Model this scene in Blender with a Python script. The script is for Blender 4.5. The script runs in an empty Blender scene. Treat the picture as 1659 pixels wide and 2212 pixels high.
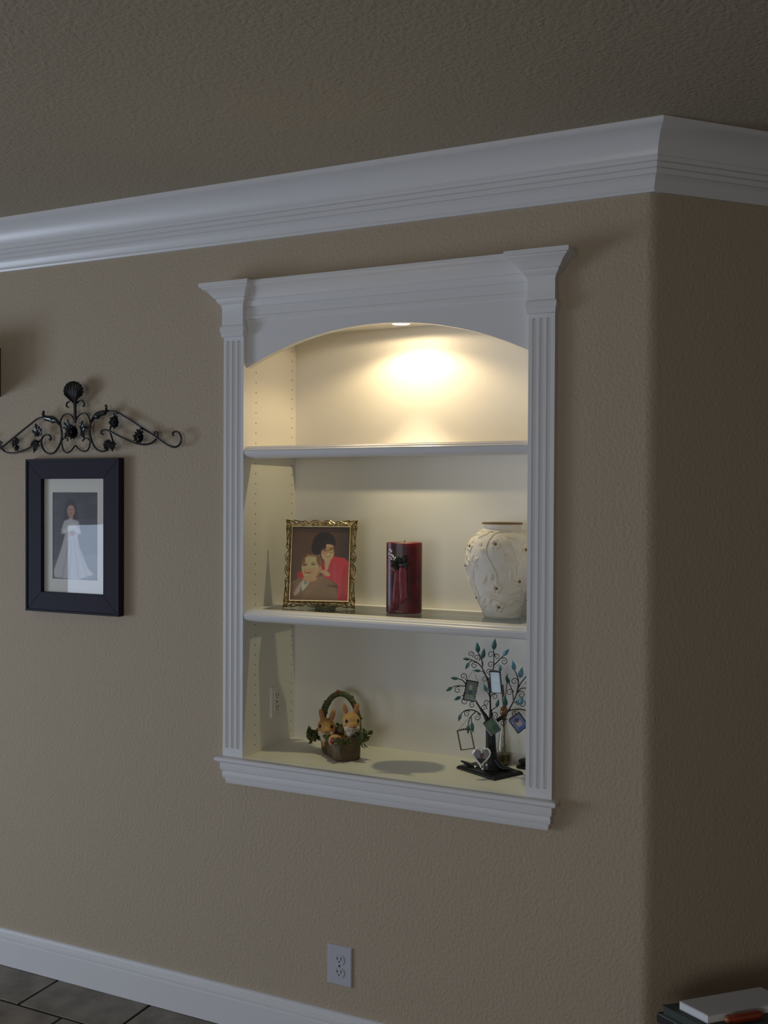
import bpy, math, random
import numpy as np
from mathutils import Vector, Matrix
random.seed(7)
PI = math.pi
sc = bpy.context.scene
COL = sc.collection
V = Vector

# ---------------------------------------------------------------- camera
W, H, F = 1659, 2212, 2150.0
YAW, PITCH, ROLL = -0.43679, -0.01367, 0.004856
CAM = V((1.70667, -2.64183, 1.67039))
_cy, _sy = math.cos(YAW), math.sin(YAW)
_f = V((_sy*math.cos(PITCH), _cy*math.cos(PITCH), math.sin(PITCH)))
_r = V((_cy, -_sy, 0)); _u = _r.cross(_f)
_c, _s = math.cos(ROLL), math.sin(ROLL)
CR = _c*_r + _s*_u; CU = -_s*_r + _c*_u; CF = _f

def at(px, py, y=None, z=None):
    """where a sight line of the photograph meets the plane y=... or z=..."""
    d = CR*((px-W/2)/F) - CU*((py-H/2)/F) + CF
    t = (y-CAM.y)/d.y if y is not None else (z-CAM.z)/d.z
    return CAM + d*t

cam = bpy.data.cameras.new('camera'); co = bpy.data.objects.new('camera', cam); COL.objects.link(co)
cam.sensor_fit = 'VERTICAL'; cam.sensor_height = 36; cam.lens = F/H*36; cam.clip_start = .05
m = Matrix((CR, CU, -CF)).transposed().to_4x4(); m.translation = CAM; co.matrix_world = m
sc.camera = co
sc.view_settings.view_transform = 'Standard'; sc.view_settings.look = 'None'
sc.view_settings.exposure = 0.0; sc.view_settings.gamma = 1; sc.view_settings.use_curve_mapping = False
sc.cycles.use_denoising = True
sc.cycles.max_bounces = 8; sc.cycles.diffuse_bounces = 5; sc.cycles.transparent_max_bounces = 24
sc.cycles.sample_clamp_indirect = 4
sc.cycles.caustics_reflective = False; sc.cycles.caustics_refractive = False

# ---------------------------------------------------------------- materials
def mat(name, col, rough=.5, metal=0, spec=.5, var=0, vscale=8, bump=0, bscale=60, bdetail=2, trans=0, coat=0, col2=None, sss=0):
    m = bpy.data.materials.new(name); m.use_nodes = True
    nt = m.node_tree; N = nt.nodes; L = nt.links; b = N['Principled BSDF']
    b.inputs['Base Color'].default_value = (*col, 1); b.inputs['Roughness'].default_value = rough
    b.inputs['Metallic'].default_value = metal; b.inputs['Specular IOR Level'].default_value = spec
    b.inputs['Transmission Weight'].default_value = trans; b.inputs['Coat Weight'].default_value = coat
    if sss: b.inputs['Subsurface Weight'].default_value = sss; b.inputs['Subsurface Scale'].default_value = .02
    tc = N.new('ShaderNodeTexCoord')
    if var or col2:
        n = N.new('ShaderNodeTexNoise'); n.inputs['Scale'].default_value = vscale; n.inputs['Detail'].default_value = 4
        L.new(tc.outputs['Object'], n.inputs['Vector'])
        r = N.new('ShaderNodeValToRGB'); r.color_ramp.elements[0].position = .35; r.color_ramp.elements[1].position = .65
        c2 = col2 if col2 else tuple(min(1, c*(1+var)) for c in col)
        c1 = col if col2 else tuple(c*(1-var) for c in col)
        r.color_ramp.elements[0].color = (*c1, 1); r.color_ramp.elements[1].color = (*c2, 1)
        L.new(n.outputs['Fac'], r.inputs['Fac']); L.new(r.outputs['Color'], b.inputs['Base Color'])
    if bump:
        n = N.new('ShaderNodeTexNoise'); n.inputs['Scale'].default_value = bscale; n.inputs['Detail'].default_value = bdetail
        L.new(tc.outputs['Object'], n.inputs['Vector'])
        bp = N.new('ShaderNodeBump'); bp.inputs['Strength'].default_value = 1; bp.inputs['Distance'].default_value = bump
        L.new(n.outputs['Fac'], bp.inputs['Height']); L.new(bp.outputs['Normal'], b.inputs['Normal'])
    return m

def pane_mat(name, tint=(1, 1, 1), f0=.04):
    """thin clear glass: mirrors more at grazing angles and lets the rest straight through"""
    m = bpy.data.materials.new(name); m.use_nodes = True
    nt = m.node_tree; N = nt.nodes; L = nt.links; N.remove(N['Principled BSDF'])
    lw = N.new('ShaderNodeLayerWeight'); lw.inputs['Blend'].default_value = .5
    p = N.new('ShaderNodeMath'); p.operation = 'POWER'; p.inputs[1].default_value = 5
    L.new(lw.outputs['Facing'], p.inputs[0])
    ma = N.new('ShaderNodeMath'); ma.operation = 'MULTIPLY_ADD'; ma.inputs[1].default_value = 1-f0; ma.inputs[2].default_value = f0
    L.new(p.outputs[0], ma.inputs[0])
    t = N.new('ShaderNodeBsdfTransparent'); t.inputs['Color'].default_value = (*tint, 1)
    g = N.new('ShaderNodeBsdfGlossy'); g.inputs['Roughness'].default_value = .01
    mx = N.new('ShaderNodeMixShader')
    L.new(ma.outputs[0], mx.inputs[0]); L.new(t.outputs[0], mx.inputs[1]); L.new(g.outputs[0], mx.inputs[2])
    L.new(mx.outputs[0], N['Material Output'].inputs['Surface'])
    return m

WALLC = (.48, .40, .30)
M = {}
M['wall'] = mat('tan orange peel wall', WALLC, .75, spec=.25, bump=.0027, bscale=105, bdetail=2)
M['ceiling'] = mat('tan ceiling texture', (.45, .39, .30), .85, spec=.2, bump=.0028, bscale=95, bdetail=3)
M['room'] = mat('pale room wall', (.40, .34, .26), .8, spec=.2, bump=.001, bscale=80)
M['trim'] = mat('white semi gloss trim paint', (.78, .78, .80), .32, spec=.5)
M['niche'] = mat('white niche paint', (.80, .78, .73), .45, spec=.4)
M['glass'] = pane_mat('clear pane'); M['shelfglass'] = pane_mat('shelf glass', (.90, .94, .91), .06)
M['iron'] = mat('dark bronze iron', (.018, .016, .017), .33, metal=.3, spec=.6, var=.4, vscale=60)
M['ironleaf'] = mat('glazed iron leaf', (.016, .018, .024), .16, metal=.3, spec=.8, bump=.001, bscale=150)
M['blackwood'] = mat('black stained wood', (.022, .019, .034), .6, spec=.18, bump=.0001, bscale=120)
M['matboard'] = mat('cream mat board', (.88, .86, .80), .85)
M['plate'] = mat('pale plastic plate', (.55, .55, .62), .35)
M['dark'] = mat('dark slot', (.02, .02, .02), .6)
M['gold'] = mat('antique gold', (.42, .31, .14), .28, metal=1, var=.55, vscale=90, bump=.0006, bscale=200)
M['goldline'] = mat('bright gilt line', (.75, .58, .30), .3, metal=1)
M['candle'] = mat('burgundy wax', (.035, .004, .008), .4, vscale=14, coat=.12, col2=(.18, .009, .012), sss=.7)
_b = M['candle'].node_tree.nodes['Principled BSDF']; _b.inputs['Subsurface Radius'].default_value = (1, .10, .08); _b.inputs['Subsurface Scale'].default_value = .06
M['wax'] = mat('red wax top', (.42, .02, .015), .4, sss=.4)
M['ribbon'] = mat('wine sheer ribbon', (.26, .05, .07), .35, var=.25, vscale=40)
M['bow'] = mat('dark green foliage', (.010, .016, .009), .7, var=.4, vscale=80, bump=.001, bscale=200)
M['silver'] = mat('polished silver', (.95, .95, .97), .26, metal=1)
M['vase'] = mat('matte ivory ceramic', (.78, .73, .66), .6, spec=.3, var=.04, vscale=30, bump=.0004, bscale=160)
M['relief'] = mat('ivory relief', (.76, .69, .58), .55, spec=.35)
M['brown'] = mat('brown glaze', (.17, .10, .035), .5)
M['rabbit'] = mat('tan rabbit fur', (.52, .29, .10), .65, var=.12, vscale=45, bump=.0006, bscale=260)
M['rabbitwhite'] = mat('white rabbit fur', (.62, .56, .44), .65, bump=.0005, bscale=260)
M['pink'] = mat('pink inner ear', (.45, .20, .11), .7)
M['eye'] = mat('dark bead eye', (.012, .006, .004), .12)
M['bark'] = mat('brown basket bark', (.065, .042, .022), .6, col2=(.13, .085, .04), vscale=30, bump=.002, bscale=90)
M['moss'] = mat('mossy green leaf', (.05, .055, .015), .6, col2=(.10, .12, .03), vscale=70, bump=.001, bscale=160)
M['berry'] = mat('red berry', (.28, .03, .035), .35)
M['purple'] = mat('purple berry', (.06, .03, .06), .35)
M['treebronze'] = mat('dark bronze branch', (.035, .024, .022), .35, metal=.5, spec=.5)
M['treebase'] = mat('black tree metal', (.006, .006, .007), .4, spec=.35)
M['patina'] = mat('teal patina leaf', (.045, .13, .12), .35, metal=.35, var=.25, vscale=120)
M['patinalit'] = mat('patina leaf daylight tint', (.12, .27, .33), .35, metal=.35, var=.2, vscale=120)  # same patina leaf with bluish daylight put into its colour
M['pewter'] = mat('dark pewter', (.08, .075, .08), .25, metal=.9, var=.4, vscale=200)
M['copper'] = mat('brown copper frame', (.09, .055, .035), .4, metal=.6)
M['amber'] = mat('amber glass', (.32, .11, .015), .1, spec=.6, trans=.35)
M['stick'] = mat('brown reed', (.16, .075, .025), .6)
M['oil'] = mat('amber oil', (.13, .09, .03), .25, trans=.2)
M['book'] = mat('white book cover', (.55, .55, .58), .45)
M['pages'] = mat('bright white page block', (.88, .88, .92), .3)
M['greenbook'] = mat('dark green cloth', (.05, .065, .055), .7)
M['table'] = mat('dark wood', (.02, .014, .01), .4)
M['redglaze'] = mat('glossy red brown', (.25, .03, .008), .12, coat=1)
M['leafreed'] = mat('dried brown', (.13, .08, .03), .8)

# wall of the niche with the rows of shelf pin holes drilled in it
def pinhole_mat():
    m = mat('white niche side with pin holes', (.80, .78, .73), .45, spec=.4)
    nt = m.node_tree; N = nt.nodes; L = nt.links; b = N['Principled BSDF']
    g = N.new('ShaderNodeNewGeometry'); sp = N.new('ShaderNodeSeparateXYZ'); L.new(g.outputs['Position'], sp.inputs[0])
    def mth(op, a, bb, c=None):
        n = N.new('ShaderNodeMath'); n.operation = op
        for i, q in enumerate((a, bb, c)):
            if q is None: continue
            if isinstance(q, (int, float)): n.inputs[i].default_value = q
            else: L.new(q, n.inputs[i])
        return n.outputs[0]
    zz = mth('SUBTRACT', mth('PINGPONG', mth('SUBTRACT', sp.outputs[2], 1.907-.032*60), .016), 0)
    d1 = mth('SUBTRACT', sp.outputs[1], .0503); d2 = mth('SUBTRACT', sp.outputs[1], .2763)
    yy = mth('MINIMUM', mth('ABSOLUTE', d1, 0), mth('ABSOLUTE', d2, 0))
    # nearest hole row: pingpong with step .016 is 0 at every .032
    r = mth('SQRT', mth('ADD', mth('MULTIPLY', yy, yy), mth('MULTIPLY', zz, zz)), 0)
    hole = mth('LESS_THAN', r, .0024)
    mx = N.new('ShaderNodeMix'); mx.data_type = 'RGBA'
    L.new(hole, mx.inputs[0]); mx.inputs[6].default_value = (.80, .78, .73, 1); mx.inputs[7].default_value = (.10, .08, .05, 1)
    L.new(mx.outputs[2], b.inputs['Base Color'])
    return m
M['pinside'] = pinhole_mat()

def vcol_mat():
    m = bpy.data.materials.new('printed photograph'); m.use_nodes = True
    N = m.node_tree.nodes; b = N['Principled BSDF']; b.inputs['Roughness'].default_value = .5
    a = N.new('ShaderNodeVertexColor'); a.layer_name = 'Col'
    m.node_tree.links.new(a.outputs['Color'], b.inputs['Base Color'])
    return m
M['print'] = vcol_mat()

# ---------------------------------------------------------------- mesh builder
class MB:
    def __init__(s): s.v = []; s.f = []
    def add(s, vs, fs):
        o = len(s.v); s.v += [V(p) for p in vs]; s.f += [tuple(i+o for i in f) for f in fs]; return s
    def box(s, a, b, X=None):
        (x0, y0, z0), (x1, y1, z1) = a, b
        vs = [V(p) for p in ((x0,y0,z0),(x1,y0,z0),(x1,y1,z0),(x0,y1,z0),(x0,y0,z1),(x1,y0,z1),(x1,y1,z1),(x0,y1,z1))]
        if X: vs = [X @ p for p in vs]
        return s.add(vs, [(3,2,1,0),(4,5,6,7),(0,1,5,4),(1,2,6,5),(2,3,7,6),(3,0,4,7)])
    def hexa(s, vs): return s.add(vs, [(3,2,1,0),(4,5,6,7),(0,1,5,4),(1,2,6,5),(2,3,7,6),(3,0,4,7)])
    def loft(s, rings, closed=True, cap=True):
        n = len(rings[0]); o = len(s.v)
        for r in rings: s.v += [V(p) for p in r]
        for i in range(len(rings)-1):
            for j in range(n if closed else n-1):
                a = o+i*n+j; b = o+i*n+(j+1) % n
                s.f.append((a, b, b+n, a+n))
        if cap:
            s.f.append(tuple(o+j for j in range(n))[::-1]); s.f.append(tuple(o+(len(rings)-1)*n+j for j in range(n)))
        return s
    def tube(s, pts, r, n=8, cap=True, flat=1, up=None):
        pts = [V(p) for p in pts]; k = len(pts)
        rs = r if isinstance(r, (list, tuple)) else [r]*k
        if len(rs) != k:
            rs = [rs[0] + (rs[-1]-rs[0])*i/(k-1) for i in range(k)]
        prev = None; rings = []
        for i, p in enumerate(pts):
            t = (pts[min(i+1, k-1)]-pts[max(i-1, 0)])
            if t.length < 1e-9: t = V((0, 0, 1))
            t.normalize()
            if prev is None:
                a = V((0, 1, 0)) if abs(t.y) < .9 else V((1, 0, 0))
                prev = (a - t*a.dot(t)).normalized()
            else:
                q = prev - t*prev.dot(t); prev = q.normalized() if q.length > 1e-6 else prev
            b = t.cross(prev)
            rings.append([p + (prev*math.cos(2*PI*j/n)*flat + b*math.sin(2*PI*j/n))*rs[i] for j in range(n)])
        return s.loft(rings, cap=cap)
    def lathe(s, prof, c=(0, 0, 0), n=48, X=None):
        rings = [[V(c)+V((r*math.cos(2*PI*j/n), r*math.sin(2*PI*j/n), z)) for j in range(n)] for r, z in prof]
        if X: rings = [[X @ p for p in r] for r in rings]
        return s.loft(rings)
    def ball(s, c, r, n=14, m=9, X=None):
        rr = V(r) if isinstance(r, (tuple, list)) else V((r, r, r))
        rings = []
        for i in range(m+1):
            a = PI*i/m; q = max(math.sin(a), .02)
            ring = [V((rr.x*q*math.cos(2*PI*j/n), rr.y*q*math.sin(2*PI*j/n), -rr.z*math.cos(a))) for j in range(n)]
            rings.append([(X @ p if X else p)+V(c) for p in ring])
        return s.loft(rings)
    def prism(s, poly, fn):
        """poly: 2-D outline; fn(p, k): 3-D for k = 0 (front) and 1 (back)"""
        n = len(poly)
        return s.add([fn(p, 0) for p in poly]+[fn(p, 1) for p in poly],
                     [tuple(range(n)), tuple(range(n, 2*n))[::-1]] + [(i, i+n, (i+1) % n+n, (i+1) % n) for i in range(n)])
    def build(s, name, m, parent=None, smooth=True, bevel=0, remesh=0, auto=None):
        off = parent_loc(parent)
        me = bpy.data.meshes.new(name); me.from_pydata([tuple(p-off) for p in s.v], [], s.f); me.update()
        import bmesh
        bm = bmesh.new(); bm.from_mesh(me); bmesh.ops.recalc_face_normals(bm, faces=bm.faces); bm.to_mesh(me); bm.free()
        o = bpy.data.objects.new(name, me); COL.objects.link(o); me.materials.append(M[m] if isinstance(m, str) else m)
        if parent: o.parent = parent
        if remesh:
            r = o.modifiers.new('r', 'REMESH'); r.mode = 'VOXEL'; r.voxel_size = remesh; r.use_smooth_shade = True
            q = o.modifiers.new('s', 'SMOOTH'); q.iterations = 6
        if bevel:
            bv = o.modifiers.new('b', 'BEVEL'); bv.width = bevel; bv.segments = 3; bv.limit_method = 'ANGLE'
        if smooth:
            me.shade_smooth() if hasattr(me, 'shade_smooth') else None
            if not remesh: me.set_sharp_from_angle(angle=math.radians(auto or 38))
        return o
LOC = {}
def parent_loc(p):
    q = V((0, 0, 0))
    while p: q += V(p.location); p = p.parent
    return q
def tag(o, label, cat, group=None):
    o['label'] = label; o['category'] = cat
    if group: o['group'] = group
    return o
def thing(name, label, cat, loc, group=None):
    o = bpy.data.objects.new(name, None); o.empty_display_size = .05; COL.objects.link(o); o.location = loc
    return tag(o, label, cat, group)
def struct(o): o['kind'] = 'structure'; return o
def cr(pts, k=8):
    """smooth curve through points"""
    pts = [V(p) for p in pts]; P = [pts[0]*2-pts[1]]+pts+[pts[-1]*2-pts[-2]]; out = []
    for i in range(1, len(P)-2):
        for j in range(k):
            t = j/k; a, b, c, d = P[i-1:i+3]
            out.append(.5*((2*b)+(c-a)*t+(2*a-5*b+4*c-d)*t*t+(3*b-a-3*c+d)*t**3))
    return out+[pts[-1]]
def frameX(c, ax, ay, az):
    X = Matrix((ax, ay, az)).transposed().to_4x4(); X.translation = V(c); return X

# ---------------------------------------------------------------- the room
CX = 1.2394                      # outer corner between the two walls
NW = .914; CZ = 2.6255           # niche width, ceiling height
B = .022                         # bullnose radius
s45 = math.sqrt(.5)
XL, YF = -3.7, -6.0              # wall with the windows, wall behind the camera
# back wall with the niche hole
mb = MB()
hz0, hz1 = .80, 2.30
def wq(x0, x1, z0, z1): mb.box((x0, 0, z0), (x1, .12, z1))
wq(XL, -.03, 0, 2.75); wq(NW+.03, CX-.019, 0, 2.75); wq(-.03, NW+.03, 0, hz0); wq(-.03, NW+.03, hz1, 2.75)
# rounded corner and start of the angled wall
tt = .019
pts = []
R_ = tt/math.tan(math.radians(67.5))          # fillet radius for tangent length tt
R_ = tt*math.tan(math.radians(67.5))
c0 = V((CX-tt, R_, 0))
for i in range(9):
    a = math.radians(-90+45*i/8); pts.append((c0.x+R_*math.cos(a), c0.y+R_*math.sin(a)))
ring = pts+[(pts[-1][0]-.10*s45, pts[-1][1]+.10*s45), (CX-tt, .12)]
mb.loft([[V((x, y, z)) for x, y in ring] for z in (0, 2.75)])
struct(mb.build('wall_back', 'wall', auto=25))
x1, y1 = pts[-1]; Lr = 3.2
mb = MB(); dr = V((s45, s45, 0)); nr = V((-s45, s45, 0)); p = V((x1, y1, 0))
mb.loft([[q+V((0, 0, z)) for q in (p, p+dr*Lr, p+dr*Lr+nr*.12, p+nr*.12)] for z in (0, 2.75)])
struct(mb.build('wall_right', 'wall', smooth=False))
ex = x1+Lr*s45; ey = y1+Lr*s45
# wall_left with two window openings, wall_front, wall_far (closes the room to the right)
WIN = [(-5.2, -3.24, .25, 1.50), (-2.92, -1.55, .25, 1.70)]
mb = MB()
def wl(y0, y1, z0, z1): mb.box((XL-.14, y0, z0), (XL, y1, z1))
wl(YF, -5.2, 0, 2.75); wl(-3.24, -2.92, 0, 2.75); wl(-1.55, .12, 0, 2.75)
for y0, y1_, z0, z1 in WIN: wl(y0, y1_, 0, z0); wl(y0, y1_, z1, 2.75)
struct(mb.build('wall_left', 'room', smooth=False))
mb = MB(); WF3 = (.1, 2.1, .9, 2.2)  # wall_front opening is made up, added for frontal fill light
for a, b in (((XL-.14, YF-.12, 0), (WF3[0], YF, 2.75)), ((WF3[1], YF-.12, 0), (ex+.2, YF, 2.75)), ((WF3[0], YF-.12, 0), (WF3[1], YF, WF3[2])), ((WF3[0], YF-.12, WF3[3]), (WF3[1], YF, 2.75))): mb.box(a, b)
struct(mb.build('wall_front', 'room', smooth=False))
mb = MB(); w = .05
for a, b in (((.1, YF-.09, .9), (.15, YF-.03, 2.2)), ((2.05, YF-.09, .9), (2.1, YF-.03, 2.2)), ((.15, YF-.09, .9), (2.05, YF-.03, .95)), ((.15, YF-.09, 2.15), (2.05, YF-.03, 2.2)), ((1.075, YF-.09, .95), (1.125, YF-.03, 2.15))): mb.box(a, b)
struct(mb.build('window_3', 'trim', smooth=False))  # frame of the added fill window
struct(MB().box((ex, YF, 0), (ex+.12, ey+.2, 2.75)).build('wall_far', 'room', smooth=False))
struct(MB().box((XL-.3, YF-.2, CZ), (ex+.3, ey+.3, CZ+.12)).build('ceiling', 'ceiling', smooth=False))
for i, (y0, y1_, z0, z1) in enumerate(WIN):
    mb = MB(); w = .05; xx = XL-.09
    for a, b in (((xx, y0, z0), (xx+.06, y0+w, z1)), ((xx, y1_-w, z0), (xx+.06, y1_, z1)), ((xx, y0+w, z0), (xx+.06, y1_-w, z0+w)),
                 ((xx, y0+w, z1-w), (xx+.06, y1_-w, z1)), ((xx, (y0+y1_)/2-w/2, z0+w), (xx+.06, (y0+y1_)/2+w/2, z1-w))): mb.box(a, b)
    struct(mb.build('window_%d' % (i+1), 'trim', smooth=False))

# floor: grout slab with stone tiles in staggered courses, one mesh each kind of surface pattern
def stone_mat():
    m = mat('brown slate tile', (.15, .13, .105), .5, col2=(.27, .24, .20), vscale=9, bump=.004, bscale=14, bdetail=6)
    return m
M['tile'] = stone_mat(); M['grout'] = mat('dark grout', (.03, .027, .022), .9)
fl = struct(MB().box((XL-.2, YF-.2, -.12), (ex+.3, ey+.3, -.006)).build('floor', 'grout', smooth=False))
mb = MB(); g = .005; rows = [(-.2, .0), (-.6, -.2), (-.8, -.6)]
yv = 0.0; k = 0
for k in range(12):
    ya, yb = -.2*(k+1) if k % 3 == 0 else None, None
yb = .02; k = 0
while yb > -3.2:
    hgt = .22 if k == 0 else (.4 if k % 2 else .2)
    ya = yb-hgt; wd = .393; off = -.755 + (.19 if k % 2 else 0) + (.07 if k % 3 == 2 else 0)
    x = off-wd*7
    while x < 2.2:
        mb.box((x+g, ya+g, -.006), (x+wd-g, yb-g, random.uniform(-.0015, .0)))
        x += wd
    yb = ya; k += 1
mb.build('floor_tiles', 'tile', fl, smooth=False, bevel=.003)

# crown moulding along both walls, mitred at the corner
crown = [(.0, 2.467), (.009, 2.467), (.012, 2.473), (.010, 2.479), (.014, 2.484), (.017, 2.492), (.022, 2.501), (.028, 2.506),
         (.033, 2.5065), (.033, 2.519), (.0305, 2.5205), (.0375, 2.522), (.0375, 2.534), (.035, 2.5355), (.042, 2.537), (.0425, 2.546), (.040, 2.548), (.044, 2.551),
         (.046, 2.562), (.053, 2.577), (.063, 2.591), (.075, 2.602), (.088, 2.609), (.094, 2.611), (.096, 2.612), (.100, 2.615), (.100, 2.6255), (0, 2.6255)]
t225 = math.tan(math.radians(22.5))
r0 = [V((XL, -d, z)) for d, z in crown]; r1 = [V((CX+d*t225, -d, z)) for d, z in crown]
struct(MB().loft([r0, r1]).build('trim_1', 'trim', auto=28))
wn = V((s45, -s45, 0)); cc = V((CX, 0, 0))
r2 = [cc+dr*3.1+wn*d+V((0, 0, z)) for d, z in crown]
r1b = [p+dr*.0004 for p in r1]
struct(MB().loft([r1b, r2]).build('trim_2', 'trim', auto=28))
# baseboards
base = [(0, 0), (.018, 0), (.018, .088), (.016, .090), (.016, .093), (.0195, .096), (.0195, .105), (.016, .109), (.013, .110), (.0125, .114), (.014, .117), (.012, .124), (.007, .127), (0, .127)]
struct(MB().loft([[V((XL, -d, z)) for d, z in base], [V((CX+d*t225, -d, z)) for d, z in base]]).build('baseboard_back', 'trim', auto=28))
struct(MB().loft([[V((CX+d*t225+.0004, -d+.0004, z)) for d, z in base], [cc+dr*3.1+wn*d+V((0, 0, z)) for d, z in base]]).build('baseboard_right', 'trim', auto=28))

# ---------------------------------------------------------------- the built-in niche
FZ = .855; D = .30; TZ = 2.222
niche = thing('display_niche', 'white built-in display niche with fluted pilasters and an arched top in the wall', 'display niche', (NW/2, 0, FZ))
MB().box((-.022, D, FZ-.02), (NW+.022, D+.018, TZ+.02)).build('back_panel', 'niche', niche, smooth=False)
MB().box((-.022, .0, FZ-.02), (0, D, TZ+.02)).build('side_panel', 'pinside', niche, smooth=False)
MB().box((NW, .0, FZ-.02), (NW+.022, D, TZ+.02)).build('side_panel', 'pinside', niche, smooth=False)
MB().box((0, .0, TZ), (NW, D, TZ+.02)).build('top_panel', 'niche', niche, smooth=False)
MB().box((0, -.002, FZ-.02), (NW, D, FZ)).build('bottom_panel', 'niche', niche, smooth=False)
# arched header board
a0, zf, zp = NW/2, 2.075, 2.183
Rr = (a0*a0+(zp-zf)**2)/(2*(zp-zf)); zc = zp-Rr
arc = []
n = 48
rings = []
for i in range(n+1):
    x = NW*i/n; za = zc+math.sqrt(Rr*Rr-(x-a0)**2)
    rings.append([V((x, -.004, za)), V((x, -.004, 2.30)), V((x, .018, 2.30)), V((x, .018, za))])
MB().loft(rings).build('arched_header', 'trim', niche, auto=30)
# header crown between the capitals: profile (forward, z)
hp = [(0, 2.224), (.006, 2.224), (.009, 2.227), (.009, 2.234), (.006, 2.237), (.006, 2.262), (.010, 2.264), (.012, 2.270), (.014, 2.276), (.014, 2.284), (.019, 2.286),
      (.021, 2.294), (.027, 2.303), (.035, 2.311), (.044, 2.317), (.052, 2.319), (.054, 2.321), (.058, 2.324), (.060, 2.325), (.060, 2.333), (0, 2.333)]
MB().loft([[V((0, -.003-d, z)) for d, z in hp], [V((NW, -.003-d, z)) for d, z in hp]]).build('header_molding', 'trim', niche, auto=28)
# pilasters
def pilaster(x0, x1):
    z0, z1 = FZ+.003, 2.172; fz0, fz1 = .884, 2.160; r = .0063; dep = .0068
    w = x1-x0; cs = [x0+w*(.5+q*.272) for q in (-1, 0, 1)]
    xs = sorted(set([x0, x1]+[c+r*math.sin(PI/2*q/5) for c in cs for q in range(-5, 6)]))
    zs = sorted(set([z0, z1]+[fz0+r-r*math.cos(PI/2*q/5) for q in range(6)]+[fz1-r+r*math.cos(PI/2*q/5) for q in range(6)]))
    def yy(x, z):
        dz = max(0, fz0+r-z, z-(fz1-r)); b = 0
        for c in cs:
            q = 1-((x-c)**2+dz*dz)/(r*r)
            if q > 0: b = max(b, dep*math.sqrt(q))
        return -.022+b
    mb = MB(); nx = len(xs); vs = [V((x, yy(x, z), z)) for z in zs for x in xs]
    fs = [(i*nx+j, i*nx+j+1, (i+1)*nx+j+1, (i+1)*nx+j) for i in range(len(zs)-1) for j in range(nx-1)]
    mb.add(vs, fs)
    # sides, top, bottom, back
    for x in (x0, x1): mb.add([(x, -.022, z0), (x, 0, z0), (x, 0, z1), (x, -.022, z1)], [(0, 1, 2, 3)])
    mb.add([(x0, 0, z0), (x1, 0, z0), (x1, 0, z1), (x0, 0, z1)], [(0, 1, 2, 3)])
    for z in (z0, z1): mb.add([(x0, -.022, z), (x1, -.022, z), (x1, 0, z), (x0, 0, z)], [(0, 1, 2, 3)])
    p = mb.build('pilaster', 'trim', niche, auto=40)
    # capital: stacked mitred returns, (outset, z)
    cp = [(.000, 2.171), (.003, 2.172), (.0035, 2.183), (.0035, 2.1845), (.006, 2.187), (.0065, 2.199), (.0055, 2.204), (.003, 2.206), (.0015, 2.208), (.0015, 2.262), (.003, 2.266), (.004, 2.271),
          (.010, 2.276), (.014, 2.283), (.015, 2.288), (.020, 2.290), (.024, 2.297), (.031, 2.306), (.040, 2.313), (.0455, 2.316), (.0455, 2.319), (.050, 2.3205), (.052, 2.323), (.052, 2.333)]
    f0 = .028
    MB().loft([[V((x0-d, 0, z)), V((x0-d, -f0-d*1.1, z)), V((x1+d, -f0-d*1.1, z)), V((x1+d, 0, z))] for d, z in cp]).build('capital', 'trim', p, auto=28)
pilaster(-.0735, .0); pilaster(NW, NW+.0735)
# sill with nosing and stepped apron
sp = [(.0, .772), (.006, .772), (.008, .777), (.010, .787), (.010, .789), (.0145, .791), (.0165, .797), (.0165, .806), (.014, .811), (.0185, .814), (.021, .822), (.021, .8385),
      (.022, .840), (.030, .842), (.034, .846), (.035, .850), (.034, .854), (.030, .8575), (.026, .858)]
X0, X1 = -.0735+.0, NW+.0735-.0
MB().loft([[V((X0-(d-.018), 0, z)), V((X0-(d-.018), -.012-d, z)), V((X1+(d-.018), -.012-d, z)), V((X1+(d-.018), 0, z))] for d, z in sp]).build('sill', 'trim', niche, auto=28)

# adjustable shelves with a glass panel let into a white frame
nose = [(.030, 0), (-.004, 0), (-.008, .0015), (-.0155, .006), (-.020, .013), (-.021, .020), (-.0185, .0255), (-.014, .0285), (-.0125, .029), (-.0125, .0315), (-.009, .0325), (-.0065, .034), (-.0055, .0355), (-.004, .037), (.030, .037)]
def shelf(zb, label):
    t = thing('shelf', label, 'shelf', (NW/2, .15, zb), 'glass shelves in the niche')
    MB().loft([[V((.001, y, zb+z)) for y, z in nose], [V((NW-.001, y, zb+z)) for y, z in nose]]).build('front_rail', 'trim', t, auto=28)
    MB().box((.001, .030, zb+.012), (.034, D-.001, zb+.037)).build('side_rail', 'trim', t, smooth=False, bevel=.001)
    MB().box((NW-.034, .030, zb+.012), (NW-.001, D-.001, zb+.037)).build('side_rail', 'trim', t, smooth=False, bevel=.001)
    MB().box((.034, D-.034, zb+.012), (NW-.034, D-.001, zb+.037)).build('back_rail', 'trim', t, smooth=False, bevel=.001)
    MB().box((.0345, .0305, zb+.030), (NW-.0345, D-.0345, zb+.0368)).build('glass_panel', 'shelfglass', t, smooth=False)
shelf(1.794, 'empty upper shelf of the niche, glass let into a white moulded frame')
shelf(1.284, 'middle shelf of the niche carrying the couple portrait, candle and vase')
S2 = 1.321

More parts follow.
